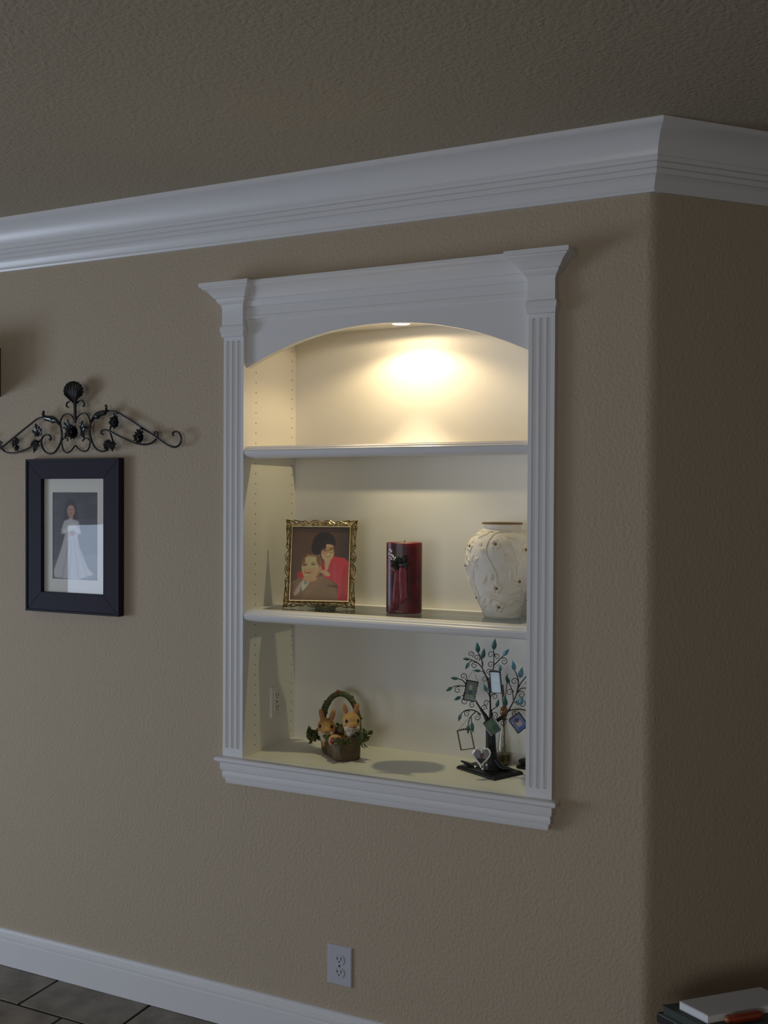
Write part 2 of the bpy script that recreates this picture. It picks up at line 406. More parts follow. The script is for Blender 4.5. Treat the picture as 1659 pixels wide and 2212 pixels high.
# puck light
lx, ly = .457, .150
t = thing('puck_light', 'small round lit halogen light under the arch of the niche', 'light', (lx, ly, TZ))
ringp = [(.024, TZ), (.033, TZ), (.0335, TZ-.010), (.031, TZ-.016), (.0275, TZ-.016), (.0265, TZ-.012)]
MB().lathe([(.0335, TZ), (.0335, TZ-.011), (.031, TZ-.016), (.0275, TZ-.016), (.0265, TZ-.010), (.0265, TZ-.002)], (lx, ly, 0), 40).build('housing', 'trim', t)
ml = bpy.data.materials.new('lit lens'); ml.use_nodes = True
bb = ml.node_tree.nodes['Principled BSDF']; bb.inputs['Emission Color'].default_value = (1, .86, .66, 1); bb.inputs['Emission Strength'].default_value = 12
MB().lathe([(.0265, TZ-.0135), (.024, TZ-.016), (.012, TZ-.0185), (.001, TZ-.019)], (lx, ly, 0), 32).build('lens', ml, t)
def spot(name, e, size, blend, r, colr):
    l = bpy.data.lights.new(name, 'SPOT'); l.energy = e; l.color = colr; l.spot_size = math.radians(size); l.spot_blend = blend; l.shadow_soft_size = r
    o = bpy.data.objects.new(name, l); COL.objects.link(o); o.location = (lx, ly, TZ-.026); o.parent = None
    return o
spot('niche_spot', 4.8, 150, .35, .010, (1, .76, .42))
spot('niche_beam', 17.0, 64, .9, .010, (1, .78, .50))
spot('niche_glow', 1.7, 178, .1, .012, (1, .76, .44))

# ---------------------------------------------------------------- outlets
def outlet(name, label, O, ax, w, h, cat='outlet', pm='plate'):
    """O centre on wall, ax horizontal axis along wall, n outward"""
    up = V((0, 0, 1)); nn = up.cross(ax)*-1
    t = thing(name, label, cat, O, None)
    X = frameX(O, ax, nn, up)          # local: x along, y outward, z up
    mb = MB(); d = .006
    mb.loft([[X @ V((sx*(w/2-i), y, sz*(h/2-i))) for sx, sz in ((-1,-1),(1,-1),(1,1),(-1,1))] for i, y in ((0, .0), (0, .003), (.003, d))])
    mb.build('cover_plate', pm, t, smooth=False)
    for sz in (-1, 1):
        c = sz*.0195
        mb = MB(); pts = [(.0168*math.cos(a), max(-.0135, min(.0135, .0168*math.sin(a)))) for a in [2*PI*i/32 for i in range(32)]]
        mb.prism(pts, lambda p, k: X @ V((p[0], d+.0022*(1-k)-.001*k, c+p[1])))
        r = mb.build('receptacle', pm, t, smooth=False)
        mb = MB()
        for sx in (-1, 1): mb.box((sx*.0064-.0013, d+.002, c-.001), (sx*.0064+.0013, d+.0026, c+.008), X)
        mb.prism([(.0024*math.cos(a), .0024*math.sin(a)-.0065) for a in [2*PI*i/12 for i in range(12)]], lambda p, k: X @ V((p[0], d+.0026-.0006*k, c+p[1])))
        mb.build('slots', 'dark', r, smooth=False)
    mb = MB().prism([(.003*math.cos(a), .003*math.sin(a)) for a in [2*PI*i/12 for i in range(12)]], lambda p, k: X @ V((p[0], d+.001-.001*k, p[1])))
    mb.build('screw', 'dark', t, smooth=False)
outlet('wall_outlet', 'pale double wall outlet low on the tan wall below the niche', V((.3355, 0, .2665)), V((1, 0, 0)), .083, .119)
outlet('side_outlet', 'white outlet inside the niche on its left side panel behind the rabbit basket', V((0, .173, 1.000)), V((0, 1, 0)), .066, .100, pm='niche')

# ---------------------------------------------------------------- painting of photographs into vertex colours
def srgb(c): return tuple(((v/255)/12.92 if v/255 <= .04045 else ((v/255+.055)/1.055)**2.4) for v in c)
class Paint:
    def __init__(s, nx, ny, bg):
        s.nx, s.ny = nx, ny; s.u, s.v = np.meshgrid(np.linspace(0, 1, nx), np.linspace(0, 1, ny))
        s.c = np.zeros((ny, nx, 3)); s.c[:] = bg; s.asp = ny/nx
    def mask(s, d, soft): return np.clip(.5-d/soft, 0, 1)[..., None]
    def put(s, m, col): s.c = s.c*(1-m)+np.array(col, float)*m
    def ell(s, u, v, ru, rv, col, soft=.15, rot=0, a=1, ring=None):
        x = s.u-u; y = (s.v-v); c, q = math.cos(rot), math.sin(rot)
        X = (x*c+y*q)/ru; Y = (-x*q+y*c)/rv; d = np.sqrt(X*X+Y*Y)-1
        if ring: d = np.abs(d)-ring
        s.put(s.mask(d, soft)*a, col)
    def poly(s, P, col, a=1, blur=1):
        m = np.zeros_like(s.u, bool); n = len(P)
        for i in range(n):
            (x0, y0), (x1, y1) = P[i], P[(i+1) % n]
            if y0 == y1: continue
            m ^= ((s.v >= min(y0, y1)) & (s.v < max(y0, y1)) & (s.u < x0+(s.v-y0)*(x1-x0)/(y1-y0)))
        m = m.astype(float)
        for _ in range(blur):
            q = np.pad(m, 1, 'edge'); m = (q[:-2, 1:-1]+q[2:, 1:-1]+q[1:-1, :-2]+q[1:-1, 2:]+2*q[1:-1, 1:-1])/6
        s.put(m[..., None]*a, col)
    def build(s, name, parent, X, w, h, y=0, gain=2.0):
        """X maps local (x, y, z) with the picture in x,z centred on 0"""
        me = bpy.data.meshes.new(name); off = parent_loc(parent); nx, ny = s.nx, s.ny
        vs = [X @ V(((i/(nx-1)-.5)*w, y, (.5-j/(ny-1))*h))-off for j in range(ny) for i in range(nx)]
        fs = [(j*nx+i, j*nx+i+1, (j+1)*nx+i+1, (j+1)*nx+i) for j in range(ny-1) for i in range(nx-1)]
        me.from_pydata([tuple(p) for p in vs], [], fs); me.update()
        at_ = me.color_attributes.new('Col', 'FLOAT_COLOR', 'POINT')
        l = np.clip(s.c/255, 0, 1); l = np.clip(np.where(l <= .04045, l/12.92, ((l+.055)/1.055)**2.4)*gain, 0, .9)
        at_.data.foreach_set('color', np.concatenate([l.reshape(-1, 3), np.ones((nx*ny, 1))], 1).astype(np.float32).ravel())
        me.materials.append(M['print'])
        o = bpy.data.objects.new(name, me); COL.objects.link(o); o.parent = parent
        return o

def rect_frame(mb, X, w, h, t, y0, y1, lip=0):
    """four mitred rails; y from y0 (back) to y1 (front), outer size w x h, rail t"""
    for k in range(4):
        ang = k*PI/2; R = Matrix.Rotation(ang, 4, 'Y')
        a, b = (w, h) if k % 2 == 0 else (h, w)
        o = [(-a/2, -b/2), (a/2, -b/2), (a/2-t, -b/2+t), (-a/2+t, -b/2+t)]
        f = lambda p, y: X @ (R @ V((p[0], y, p[1])))
        mb.hexa([f(o[0], y0), f(o[1], y0), f(o[2], y0), f(o[3], y0), f(o[0], y1), f(o[1], y1), f(o[2], y1-lip), f(o[3], y1-lip)])

# ---------------------------------------------------------------- big black frame on the wall
bx0, bx1, bz0, bz1 = -.8915, -.4820, 1.2735, 1.8005
t = thing('picture_frame', 'large black frame with cream mat around a girl in a long white dress', 'picture frame', ((bx0+bx1)/2, 0, (bz0+bz1)/2))
c = V(((bx0+bx1)/2, 0, (bz0+bz1)/2)); X = frameX(c, V((1, 0, 0)), V((0, -1, 0)), V((0, 0, 1)))
w, h = bx1-bx0, bz1-bz0
mb = MB(); rl = .0685
rect_frame(mb, X, w, h, rl, .004, .026); rect_frame(mb, X, w, h, .008, .024, .030, .001)
mb.build('frame_border', 'blackwood', t, smooth=False, bevel=.0012)
mb = MB(); pw, ph = .197, .298; ow, oh = w-2*rl+.004, h-2*rl+.004
th = (ow-pw)/2
for a, b in (((-ow/2, .008, -oh/2), (-pw/2, .0105, oh/2)), ((pw/2, .008, -oh/2), (ow/2, .0105, oh/2)), ((-pw/2, .008, -oh/2), (pw/2, .0105, -ph/2)), ((-pw/2, .008, ph/2), (pw/2, .0105, oh/2))): mb.box(a, b, X)
mb.build('mat_board', 'matboard', t, smooth=False)
P = Paint(110, 166, (58, 56, 62))
rnd = random.Random(3)
for _ in range(60):
    q = rnd.randint(-16, 18); P.ell(rnd.random(), rnd.random()*.75, rnd.uniform(.05, .16), rnd.uniform(.03, .1), (62+q, 60+q, 66+q), 1, a=.5)
P.poly([(0, .78), (1, .70), (1, 1), (0, 1)], (92, 90, 88), .7, 6)
P.ell(.41, .20, .13, .12, (32, 24, 26), .3); P.ell(.40, .29, .16, .10, (32, 24, 26), .4)
P.ell(.41, .215, .085, .068, (168, 122, 108), .2); P.ell(.41, .275, .05, .05, (160, 116, 100), .3)
P.poly([(.26, .33), (.40, .30), (.58, .33), (.62, .44), (.56, .50), (.60, .62), (.78, .86), (.92, .93), (.55, 1), (.04, .98), (.03, .90), (.16, .70), (.24, .56), (.28, .48), (.19, .44)], (172, 168, 166), 1, 3)
P.ell(.36, .42, .17, .03, (196, 192, 188), .5, -.3); P.ell(.52, .42, .12, .03, (190, 186, 182), .5, .4)
for u0, u1 in ((.36, .20), (.42, .36), (.47, .56), (.52, .76)): P.poly([(u0, .55), (u0+.02, .55), (u1+.03, .97), (u1, .97)], (140, 138, 142), .8, 3)
P.ell(.44, .47, .07, .03, (150, 108, 94), .3)
P.ell(.20, .22, .006, .004, (150, 100, 100), .3); P.ell(.385, .205, .014, .006, (50, 36, 34), .4); P.ell(.44, .205, .014, .006, (50, 36, 34), .4); P.ell(.413, .243, .022, .006, (140, 70, 66), .4)
P.build('portrait_print', t, X, pw+.002, ph+.002, .0095, 1.35)
MB().box((-ow/2, .0135, -oh/2), (ow/2, .0155, oh/2), X).build('glass_pane', 'glass', t, smooth=False)
MB().box((-w/2+.01, .001, -h/2+.01), (w/2-.01, .0078, h/2-.01), X).build('backing', 'dark', t, smooth=False)

# ---------------------------------------------------------------- wrought iron ornament above it
OY = -.026
def zp1(X_, Y_, y=OY): return at(X_/3.95, 800+Y_/3.95, y=y)
t = thing('iron_wall_ornament', 'dark wrought iron scroll ornament with shell, flowers and leaves hanging above the black frame', 'wall ornament', zp1(640, 540, 0.0))
def bar(name, P_, r, parent=t, y=OY, k=8, n=8):
    return MB().tube(cr([zp1(a, b, y) for a, b in P_], k), r, n).build(name, 'iron', parent)
R1 = .0034
bar('scroll', [(-95, 560), (-120, 600), (-110, 660), (-60, 690), (0, 668), (70, 615), (160, 540), (260, 460), (320, 415), (375, 397)], R1)
bar('scroll', [(12, 625), (-8, 610), (-20, 630), (-8, 650), (15, 665), (45, 695), (90, 706), (140, 702), (200, 685), (260, 655), (330, 610), (362, 580)], R1)
bar('scroll', [(515, 470), (526, 520), (526, 580), (505, 645), (470, 695), (430, 712), (388, 695), (360, 650), (352, 610), (362, 575), (385, 553), (415, 552), (434, 572), (430, 592), (418, 590)], R1)
bar('scroll', [(775, 440), (766, 500), (772, 560), (790, 620), (820, 668), (850, 688), (885, 690), (925, 675)], R1)
bar('scroll', [(880, 548), (866, 540), (868, 518), (895, 508), (930, 518), (990, 548), (1060, 585), (1130, 614), (1210, 632), (1270, 628), (1315, 605), (1345, 570), (1345, 540), (1330, 525), (1318, 532), (1322, 542)], R1)
bar('scroll', [(905, 345), (960, 350), (1020, 370), (1110, 425), (1210, 490), (1300, 548), (1380, 605), (1440, 642), (1490, 655), (1530, 635), (1548, 590), (1535, 545), (1505, 523), (1478, 530), (1474, 550), (1484, 556)], R1)
bar('scroll', [(945, 480), (938, 520), (950, 560), (966, 610)], R1*.9)
for P_ in ([(640, 440), (618, 395), (580, 372), (540, 388), (515, 440), (520, 470), (528, 540), (526, 580), (530, 640), (548, 690), (578, 702), (612, 680), (642, 640)],
           [(642, 440), (668, 390), (712, 366), (750, 385), (768, 430), (768, 470), (764, 540), (770, 590), (764, 650), (742, 685), (705, 690), (672, 670), (645, 640)],
           [(522, 485), (545, 492), (570, 480), (575, 465)], [(765, 480), (735, 490), (715, 480), (708, 460)], [(528, 600), (545, 580), (575, 585), (578, 605)], [(766, 600), (745, 580), (715, 588), (705, 605)]):
    bar('center_loop', P_, .0028)
MB().tube(cr([zp1(643, 450), zp1(641, 370), zp1(640, 300), zp1(636, 255)]), [.0045, .0045, .0065], 10).build('stem', 'iron', t)
bar('stem_curl', [(632, 285), (610, 265), (582, 270), (568, 290), (572, 312), (585, 314)], .0030)
bar('stem_curl', [(650, 285), (672, 265), (702, 262), (720, 285), (716, 306), (702, 304)], .0030)
# scallop shell
mb = MB(); base_ = zp1(632, 262, -.028); cen = zp1(643, 185, -.030); nr_ = 11; rows_ = 9
sc_ = (zp1(1043, 185, -.03)-cen).length/400
vs = []
NN = nr_*4
for j in range(rows_+1):
    f = j/rows_
    for i in range(NN+1):
        a = -1.95+3.9*i/NN; rad = (80+6*math.cos(a))*(1+.05*abs(math.cos(nr_*PI*i/NN)))
        tip = V((math.sin(a)*rad*1.02, 0, math.cos(a)*rad*.80)); b0 = V((0, 0, -78))
        q = b0+(tip-b0)*f
        ridge = abs(math.sin(nr_*PI*i/NN))*13*f; dome = 30*math.sin(PI*min(1, f*.75))*math.cos(a*.45)
        vs.append(cen+V((q.x*sc_, -(ridge+dome)*sc_*.9, q.z*sc_)))
fs = [(j*(NN+1)+i, j*(NN+1)+i+1, (j+1)*(NN+1)+i+1, (j+1)*(NN+1)+i) for j in range(rows_) for i in range(NN)]
mb.add(vs, fs); sh = mb.build('shell', 'iron', t, auto=60)
sm = sh.modifiers.new('t', 'SOLIDIFY'); sm.thickness = .003
def leaf_pts(L, Wd, lobes, curl=.3, cup=.2, ns=18, nw=6):
    """lobed leaf along +z in x,z with bulge toward -y"""
    vs = []
    for j in range(ns+1):
        f = j/ns; wv = Wd*math.sin(PI*min(1, f**.8*.97+.03))*(1-.28*abs(math.sin(lobes*PI*f))) if lobes else Wd*math.sin(PI*min(1, f**.75*.97+.03))
        for i in range(nw+1):
            g = i/nw*2-1
            vs.append(V((g*wv, -L*curl*math.sin(PI*f*.9)+abs(g)*wv*cup-(.06*Wd*math.cos(g*8)), f*L)))
    return vs, [(j*(nw+1)+i, j*(nw+1)+i+1, (j+1)*(nw+1)+i+1, (j+1)*(nw+1)+i) for j in range(ns) for i in range(nw)]
def put_leaf(mb, p, ang, L, Wd, lobes=3, curl=.25, cup=.3, tilt=0, yaw=0):
    vs, fs = leaf_pts(L, Wd, lobes, curl, cup)
    X = Matrix.Translation(V(p)) @ Matrix.Rotation(ang, 4, 'Y') @ Matrix.Rotation(tilt, 4, 'X') @ Matrix.Rotation(yaw, 4, 'Z')
    mb.add([X @ v for v in vs], fs)
def solid(o, th): s_ = o.modifiers.new('t', 'SOLIDIFY'); s_.thickness = th; return o
# acanthus leaves hugging the two big scrolls
for P_, sgn in (([(372, 355), (372, 375), (385, 392), (410, 398), (450, 402), (490, 425), (515, 465)], 1), ([(905, 303), (910, 325), (900, 345), (870, 352), (830, 368), (800, 395), (778, 440)], -1)):
    C_ = cr([zp1(a, b, -.030) for a, b in P_], 8); mb = MB(); vs = []; n_ = len(C_)
    for i, q in enumerate(C_):
        f = i/(n_-1); wd = (.003+.013*math.sin(PI*min(1, max(0, (f-.22)/.78)))) * (1-.30*abs(math.sin(9*f)))
        tg = (C_[min(i+1, n_-1)]-C_[max(i-1, 0)]).normalized(); nn_ = V((tg.z, 0, -tg.x))
        if nn_.z > 0: nn_ = -nn_
        for g_ in (-.22, 0, .33, .66, 1): vs.append(q+nn_*wd*g_*1.3+V((0, -.006*math.sin(PI*max(0, min(1, (g_+.2)/1.2))), 0)))
    mb.add(vs, [(i*5+j, i*5+j+1, i*5+j+6, i*5+j+5) for i in range(n_-1) for j in range(4)])
    mb.ball(zp1(*P_[0], -.030), .0048)
    mb.tube([zp1(a, b, -.030) for a, b in P_[:4]], [.0045, .003, .003, .002])
    solid(mb.build('acanthus_leaf', 'ironleaf', t), .002)
def flower(name, X_, Y_, r, petals, layers, y=-.034, leafm='ironleaf', parent=t):
    c_ = zp1(X_, Y_, y); mb = MB()
    for l_ in range(layers):
        for k_ in range(petals):
            a = 2*PI*(k_+.5*l_)/petals; rr = r*(1-.27*l_)
            put_leaf(mb, c_+V((0, -.002*l_, 0)), a, rr, rr*.30, 0, -.1-.1*l_, .5, tilt=.25+.28*l_)
    mb.ball(c_+V((0, -.005, 0)), r*.20)
    return solid(mb.build(name, leafm, parent), .0008)
flower('center_flower', 622, 528, .027, 11, 3)
def leaves(X_, Y_, items, y=-.030):
    c_ = zp1(X_, Y_, y)
    mb = MB()
    for a, L_, Wd in items: put_leaf(mb, c_, math.radians(a), L_*1.25, Wd*1.4, 3, .12, .3, tilt=.15)
    solid(mb.build('leaf_cluster', 'ironleaf', t), .001)
leaves(600, 500, [(-45, .026, .008), (-10, .028, .008), (-150, .030, .008), (-95, .016, .006)])
leaves(690, 510, [(25, .028, .009), (60, .024, .009), (140, .032, .009), (105, .022, .008)], -.029)
leaves(330, 560, [(-8, .036, .014), (-52, .026, .009), (35, .026, .009)])
leaves(325, 605, [(-115, .026, .010), (-165, .034, .010), (-140, .022, .009)], -.032)
leaves(930, 590, [(-155, .030, .012), (-172, .032, .012)], -.032); leaves(962, 600, [(172, .030, .011), (-170, .024, .009)], -.031)
flower('blossom', 975, 445, .024, 8, 2, -.034); flower('blossom', 1185, 570, .024, 9, 2, -.034)
leaves(985, 420, [(-8, .020, .009), (-60, .014, .006)], -.030); leaves(1200, 545, [(15, .020, .008), (-40, .018, .008)], -.030)
leaves(140, 575, [(170, .028, .011), (-165, .030, .009), (-140, .020, .007)], -.036); leaves(140, 640, [(-178, .017, .009), (150, .020, .009)], -.032)
leaves(-8, 640, [(10, .02, .009), (60, .02, .008)], -.032)

# ---------------------------------------------------------------- gold photo frame with the couple
pL = V((.078, .086, S2)); ax = V((math.cos(math.radians(17)), math.sin(math.radians(17)), 0)); out = V((ax.y, -ax.x, 0))
lean = math.radians(9); up = (V((0, 0, 1))*math.cos(lean)-out*math.sin(lean)).normalized(); nf = (out*math.cos(lean)+V((0, 0, 1))*math.sin(lean)).normalized()
GW, GH = .236, .283
t = thing('picture_frame', 'ornate openwork gold picture frame with a portrait of a couple on the middle shelf', 'photo frame', pL+ax*GW/2)
cg = pL+ax*GW/2+up*(GH/2+.001)
X = frameX(cg, ax, nf, up); ow, oh = .190, .238
mb = MB(); rect_frame(mb, X, ow+.018, oh+.018, .010, -.004, .006, .003)
mb.build('inner_frame', 'gold', t, smooth=False, bevel=.0012)
mb = MB(); rect_frame(mb, X, ow+.001, oh+.001, .0022, .002, .0065); mb.build('gilt_line', 'goldline', t, smooth=False)
# openwork scrolls round the edge
mb = MB()
def sw(P_, r, y=.001): mb.tube([X @ V((a, y, b)) for a, b in [(q.x, q.z) for q in cr([V((a, 0, b)) for a, b in P_], 6)]], [q*1.45 for q in r] if isinstance(r, list) else r*1.45, 6)
hw, hh = (ow+.014)/2, (oh+.014)/2
def edge(k):
    """scrollwork of one side in a frame whose +b points outward"""
    L_ = hw if k % 2 == 0 else hh; o_ = hh if k % 2 == 0 else hw
    R = [(1, 0, 0, 1), (0, 1, 1, 0), (-1, 0, 0, -1), (0, -1, -1, 0)][k]
    def T(a, b): b += o_; return (R[0]*a+R[1]*b, R[2]*a+R[3]*b)
    e = .014
    for s_ in (-1, 1):
        sw([T(s_*x_, y_) for x_, y_ in ((.000, .002), (.010, .010), (.022, .0125), (.034, .008), (.044, .0015))], [.0013, .0026, .0030, .0024, .0012])
        sw([T(s_*x_, y_) for x_, y_ in ((.008, .001), (.014, .0055), (.022, .006), (.028, .002))], .0016)
        n2 = int((L_-.044)/.022)
        x_ = .044
        sw([T(s_*a, b) for a, b in ((x_, .0015), (x_+.006, .008), (x_+.014, .010), (L_-.020, .002), (L_-.010, .001))], [.0014, .0026, .0022, .0018, .0013])
        sw([T(s_*a, b) for a, b in ((x_+.010, .001), (x_+.018, .007), (L_-.020, .011), (L_-.010, .0125), (L_-.014, .008))], [.0012, .0022, .0026, .0022, .0015])
        sw([T(s_*a, b) for a, b in ((L_-.016, .004), (L_-.004, .010), (L_+.008, .012), (L_+.014, .013))], [.0014, .0028, .0026, .0016])
for k in range(4): edge(k)
for sx in (-1, 1):
    for sz in (-1, 1):
        mb.ball(X @ V((sx*(hw+.0125), .001, sz*(hh+.0125))), .0034); sw([(sx*hw, sz*hh), (sx*(hw+.006), sz*(hh+.007)), (sx*(hw+.013), sz*(hh+.013))], .0026)
        sw([(sx*(hw+.002), sz*(hh-.022)), (sx*(hw+.012), sz*(hh-.014)), (sx*(hw+.011), sz*(hh-.002)), (sx*(hw+.003), sz*(hh-.006))], [.0014, .0026, .0026, .0016])
mb.build('scrollwork', 'gold', t)
P = Paint(150, 188, (72, 52, 38))
A = lambda a, b: ((a-365)/832, (b-305)/1030)
def E_(a, b, ra, rb, col, soft=.15, rot=0, al=1, ring=None): P.ell(*A(a, b), ra/832, rb/1030, col, soft, rot, al, ring)
def G_(pts, col, al=1, blur=1): P.poly([A(*p) for p in pts], col, al, blur)
E_(560, 560, 330, 360, (86, 62, 44), 1.2); E_(1150, 600, 120, 300, (50, 42, 34), 1.2, 0, .8); G_([(365, 305), (1200, 305), (1200, 330), (365, 330)], (34, 26, 22), .8, 3)
G_([(455, 960), (500, 925), (560, 960), (560, 1030), (470, 1030)], (170, 36, 34), 1, 2)
G_([(800, 830), (860, 800), (950, 715), (1120, 740), (1190, 800), (1200, 1335), (1030, 1335), (1040, 1120), (960, 1050), (840, 1040), (800, 930)], (186, 44, 58), 1, 2)
G_([(960, 800), (990, 790), (1010, 1080), (980, 1070)], (212, 66, 80), .7, 4); G_([(1110, 830), (1150, 830), (1170, 1330), (1050, 1330), (1080, 1150)], (140, 28, 36), .7, 5)
G_([(830, 780), (930, 770), (890, 900), (850, 940)], (196, 146, 110), 1, 2); G_([(800, 800), (840, 790), (850, 930), (800, 900)], (150, 30, 40), 1, 2)
E_(828, 535, 162, 150, (28, 22, 24), .12); E_(735, 610, 68, 110, (26, 20, 22), .2, -.3); E_(760, 600, 110, 130, (26, 20, 22), .2)
E_(878, 668, 92, 118, (206, 152, 112), .15, -.15); E_(905, 585, 60, 32, (190, 140, 104), .5); E_(795, 575, 60, 60, (28, 22, 24), .3)
E_(838, 650, 42, 30, (92, 60, 44), .3, 0, .7, .16); E_(930, 638, 38, 30, (92, 60, 44), .3, 0, .7, .16)
E_(842, 642, 22, 9, (60, 36, 30), .5); E_(928, 630, 20, 9, (60, 36, 30), .5); E_(840, 612, 34, 7, (90, 60, 46), .6, -.15); E_(928, 602, 32, 7, (90, 60, 46), .6, -.1)
E_(888, 690, 16, 26, (222, 168, 128), .6); E_(890, 722, 34, 12, (176, 70, 62), .4, -.15); E_(891, 720, 22, 5, (236, 222, 206), .5, -.15); E_(766, 706, 8, 9, (230, 226, 214), .4)
E_(860, 950, 70, 34, (196, 146, 108), .3, .35); E_(840, 975, 40, 14, (150, 104, 76), .5, .5, .6)
# man
G_([(345, 1335), (350, 1120), (400, 1070), (500, 1020), (560, 1040), (700, 1060), (790, 985), (880, 1020), (960, 1060), (1020, 1130), (1045, 1335)], (116, 92, 66), 1, 2)
G_([(640, 1080), (800, 990), (860, 1020), (700, 1180), (560, 1335), (520, 1335)], (128, 102, 74), .8, 3); G_([(860, 1110), (1010, 1110), (1040, 1160), (900, 1130)], (66, 48, 36), .8, 3)
G_([(345, 1140), (430, 1080), (380, 1335), (345, 1335)], (78, 62, 48), .7, 6)
G_([(540, 1040), (570, 1075), (640, 1070), (600, 1140), (540, 1205), (505, 1170), (530, 1100)], (176, 180, 152), 1, 1); G_([(555, 1075), (620, 1078), (575, 1120)], (110, 118, 100), 1, 1)
G_([(500, 1090), (540, 1060), (520, 1200), (440, 1270), (415, 1240)], (170, 150, 134), .9, 3); G_([(520, 1130), (540, 1200), (500, 1220)], (96, 92, 78), .8, 2)
E_(655, 850, 138, 150, (148, 112, 74), .12); E_(760, 800, 40, 80, (128, 98, 66), .3)
E_(640, 885, 122, 160, (214, 156, 112), .12, .08); E_(650, 790, 104, 70, (218, 162, 118), .4); E_(785, 905, 22, 48, (190, 128, 92), .3)
E_(700, 960, 70, 70, (200, 138, 98), .6, 0, .7); E_(640, 1030, 100, 40, (198, 140, 100), .3)
E_(545, 800, 22, 60, (120, 88, 58), .5, .2); E_(655, 706, 96, 14, (132, 98, 62), .4, .05); E_(755, 770, 30, 70, (110, 82, 54), .4, -.2)
E_(574, 842, 32, 10, (70, 44, 36), .5); E_(682, 832, 32, 10, (70, 44, 36), .5); E_(572, 815, 38, 7, (150, 112, 80), .6); E_(684, 805, 38, 7, (150, 112, 80), .6)
E_(606, 895, 30, 24, (206, 132, 96), .5); E_(606, 910, 24, 8, (150, 92, 70), .6); E_(610, 948, 46, 10, (130, 54, 46), .5); E_(560, 930, 10, 34, (180, 118, 86), .8, .3); E_(668, 925, 10, 34, (180, 118, 86), .8, -.3); E_(600, 880, 12, 40, (226, 170, 126), .7)
P.build('couple_print', t, X, ow, oh, .0012, 2.2)
MB().box((-ow/2, .0022, -oh/2), (ow/2, .0032, oh/2), X).build('glass_pane', 'glass', t, smooth=False)
MB().box((-ow/2-.004, -.006, -oh/2-.004), (ow/2+.004, -.003, oh/2+.004), X).build('backing', 'dark', t, smooth=False)
# easel leg behind
e0 = X @ V((0, -.006, .03)); e1 = V((e0.x, e0.y, S2+.001))-out*.075+V((0, 0, 0))
mb = MB(); q0 = ax*.022
mb.hexa([e1-q0*1.6, e1+q0*1.6, e1+q0*1.6-out*.003, e1-q0*1.6-out*.003, e0-q0, e0+q0, e0+q0-out*.003, e0-q0-out*.003]); mb.build('easel_leg', 'dark', t, smooth=False)

# ---------------------------------------------------------------- burgundy pillar candle
kc = V((.4785, .137, S2+.0003)); kh = .2155
t = thing('pillar_candle', 'tall burgundy oval pillar candle with a ribbon and silver bells, middle of the shelf', 'candle', kc)
av = V((math.cos(math.radians(20)), math.sin(math.radians(20)), 0)); bv_ = V((av.y, -av.x, 0))
def oval(rx, ry, z, n=64, e=2.5):
    o_ = []
    for j in range(n):
        a = 2*PI*j/n; c_, s_ = math.cos(a), math.sin(a)
        o_.append(kc+av*rx*math.copysign(abs(c_)**(2/e), c_)+bv_*ry*math.copysign(abs(s_)**(2/e), s_)+V((0, 0, z)))
    return o_
def candle_mat():
    m = M['candle']; N = m.node_tree.nodes; L = m.node_tree.links; b = N['Principled BSDF']
    return m
cx_, cy_ = .0545, .034
MB().loft([oval(cx_-.003, cy_-.003, 0), oval(cx_, cy_, .003), oval(cx_, cy_, .1), oval(cx_, cy_, kh-.0015), oval(cx_-.0015, cy_-.0015, kh), oval(cx_-.008, cy_-.006, kh-.001)]).build('candle_body', 'candle', t)
MB().tube([kc+V((0, 0, kh-.002)), kc+V((.001, 0, kh+.006))], .0012, 6).build('wick', 'dark', t)
def onc(a, z, d=.0): return kc+av*a+bv_*(cy_+d)+V((0, 0, z))
def strip(name, rows, m_, thick=.0012):
    vs = []; k_ = 6
    for a0_, a1_, z_, d_ in rows:
        for i in range(k_+1): vs.append(onc(a0_+(a1_-a0_)*i/k_, z_, d_+.0022*math.sin(PI*i/k_)+.001*math.sin(7*i/k_)))
    mb = MB().add(vs, [(j*(k_+1)+i, j*(k_+1)+i+1, (j+1)*(k_+1)+i+1, (j+1)*(k_+1)+i) for j in range(len(rows)-1) for i in range(k_)])
    o_ = mb.build(name, m_, t); solid(o_, thick); return o_
strip('ribbon_tail', [(-.010, -.004, .146, .008), (-.012, .008, .140, .011), (-.014, .010, .125, .007), (-.014, .011, .09, .004), (-.013, .012, .064, .003), (-.012, .014, .052, .003), (-.012, -.008, .030, .003)], 'ribbon')
strip('ribbon_tail', [(-.020, -.014, .142, .006), (-.026, -.012, .125, .006), (-.030, -.013, .09, .004), (-.033, -.013, .05, .003), (-.034, -.016, .012, .003)], 'ribbon')
mb = MB()
for a, z, an, L_ in ((-.016, .150, -60, .026), (-.016, .150, -100, .024), (-.010, .156, -30, .022), (-.006, .158, 60, .026), (-.004, .154, 95, .028), (0, .150, 120, .020), (-.014, .146, -140, .018), (-.010, .15, 10, .02), (-.004, .16, 35, .026)):
    put_leaf(mb, onc(a, z, .006), math.radians(an)+0, L_, .007, 0, .2, .2, tilt=.2)
solid(mb.build('greenery', 'bow', t), .001)
mb = MB()
for a, z in ((-.040, .193), (-.036, .189), (-.043, .182), (-.036, .179), (-.032, .176), (-.030, .172), (-.038, .170), (-.035, .165), (-.028, .165), (-.024, .169), (-.036, .160), (-.021, .171), (-.033, .157)): mb.ball(onc(a, z, .004), (.0028, .0028, .0036), 10, 6)
mb.tube([onc(-.041, .194, .004), onc(-.033, .172, .004), onc(-.024, .160, .005)], .0008, 5); mb.tube([onc(-.036, .139, .004), onc(-.026, .131, .005)], .0014, 6)
mb.build('silver_beads', 'silver', t)

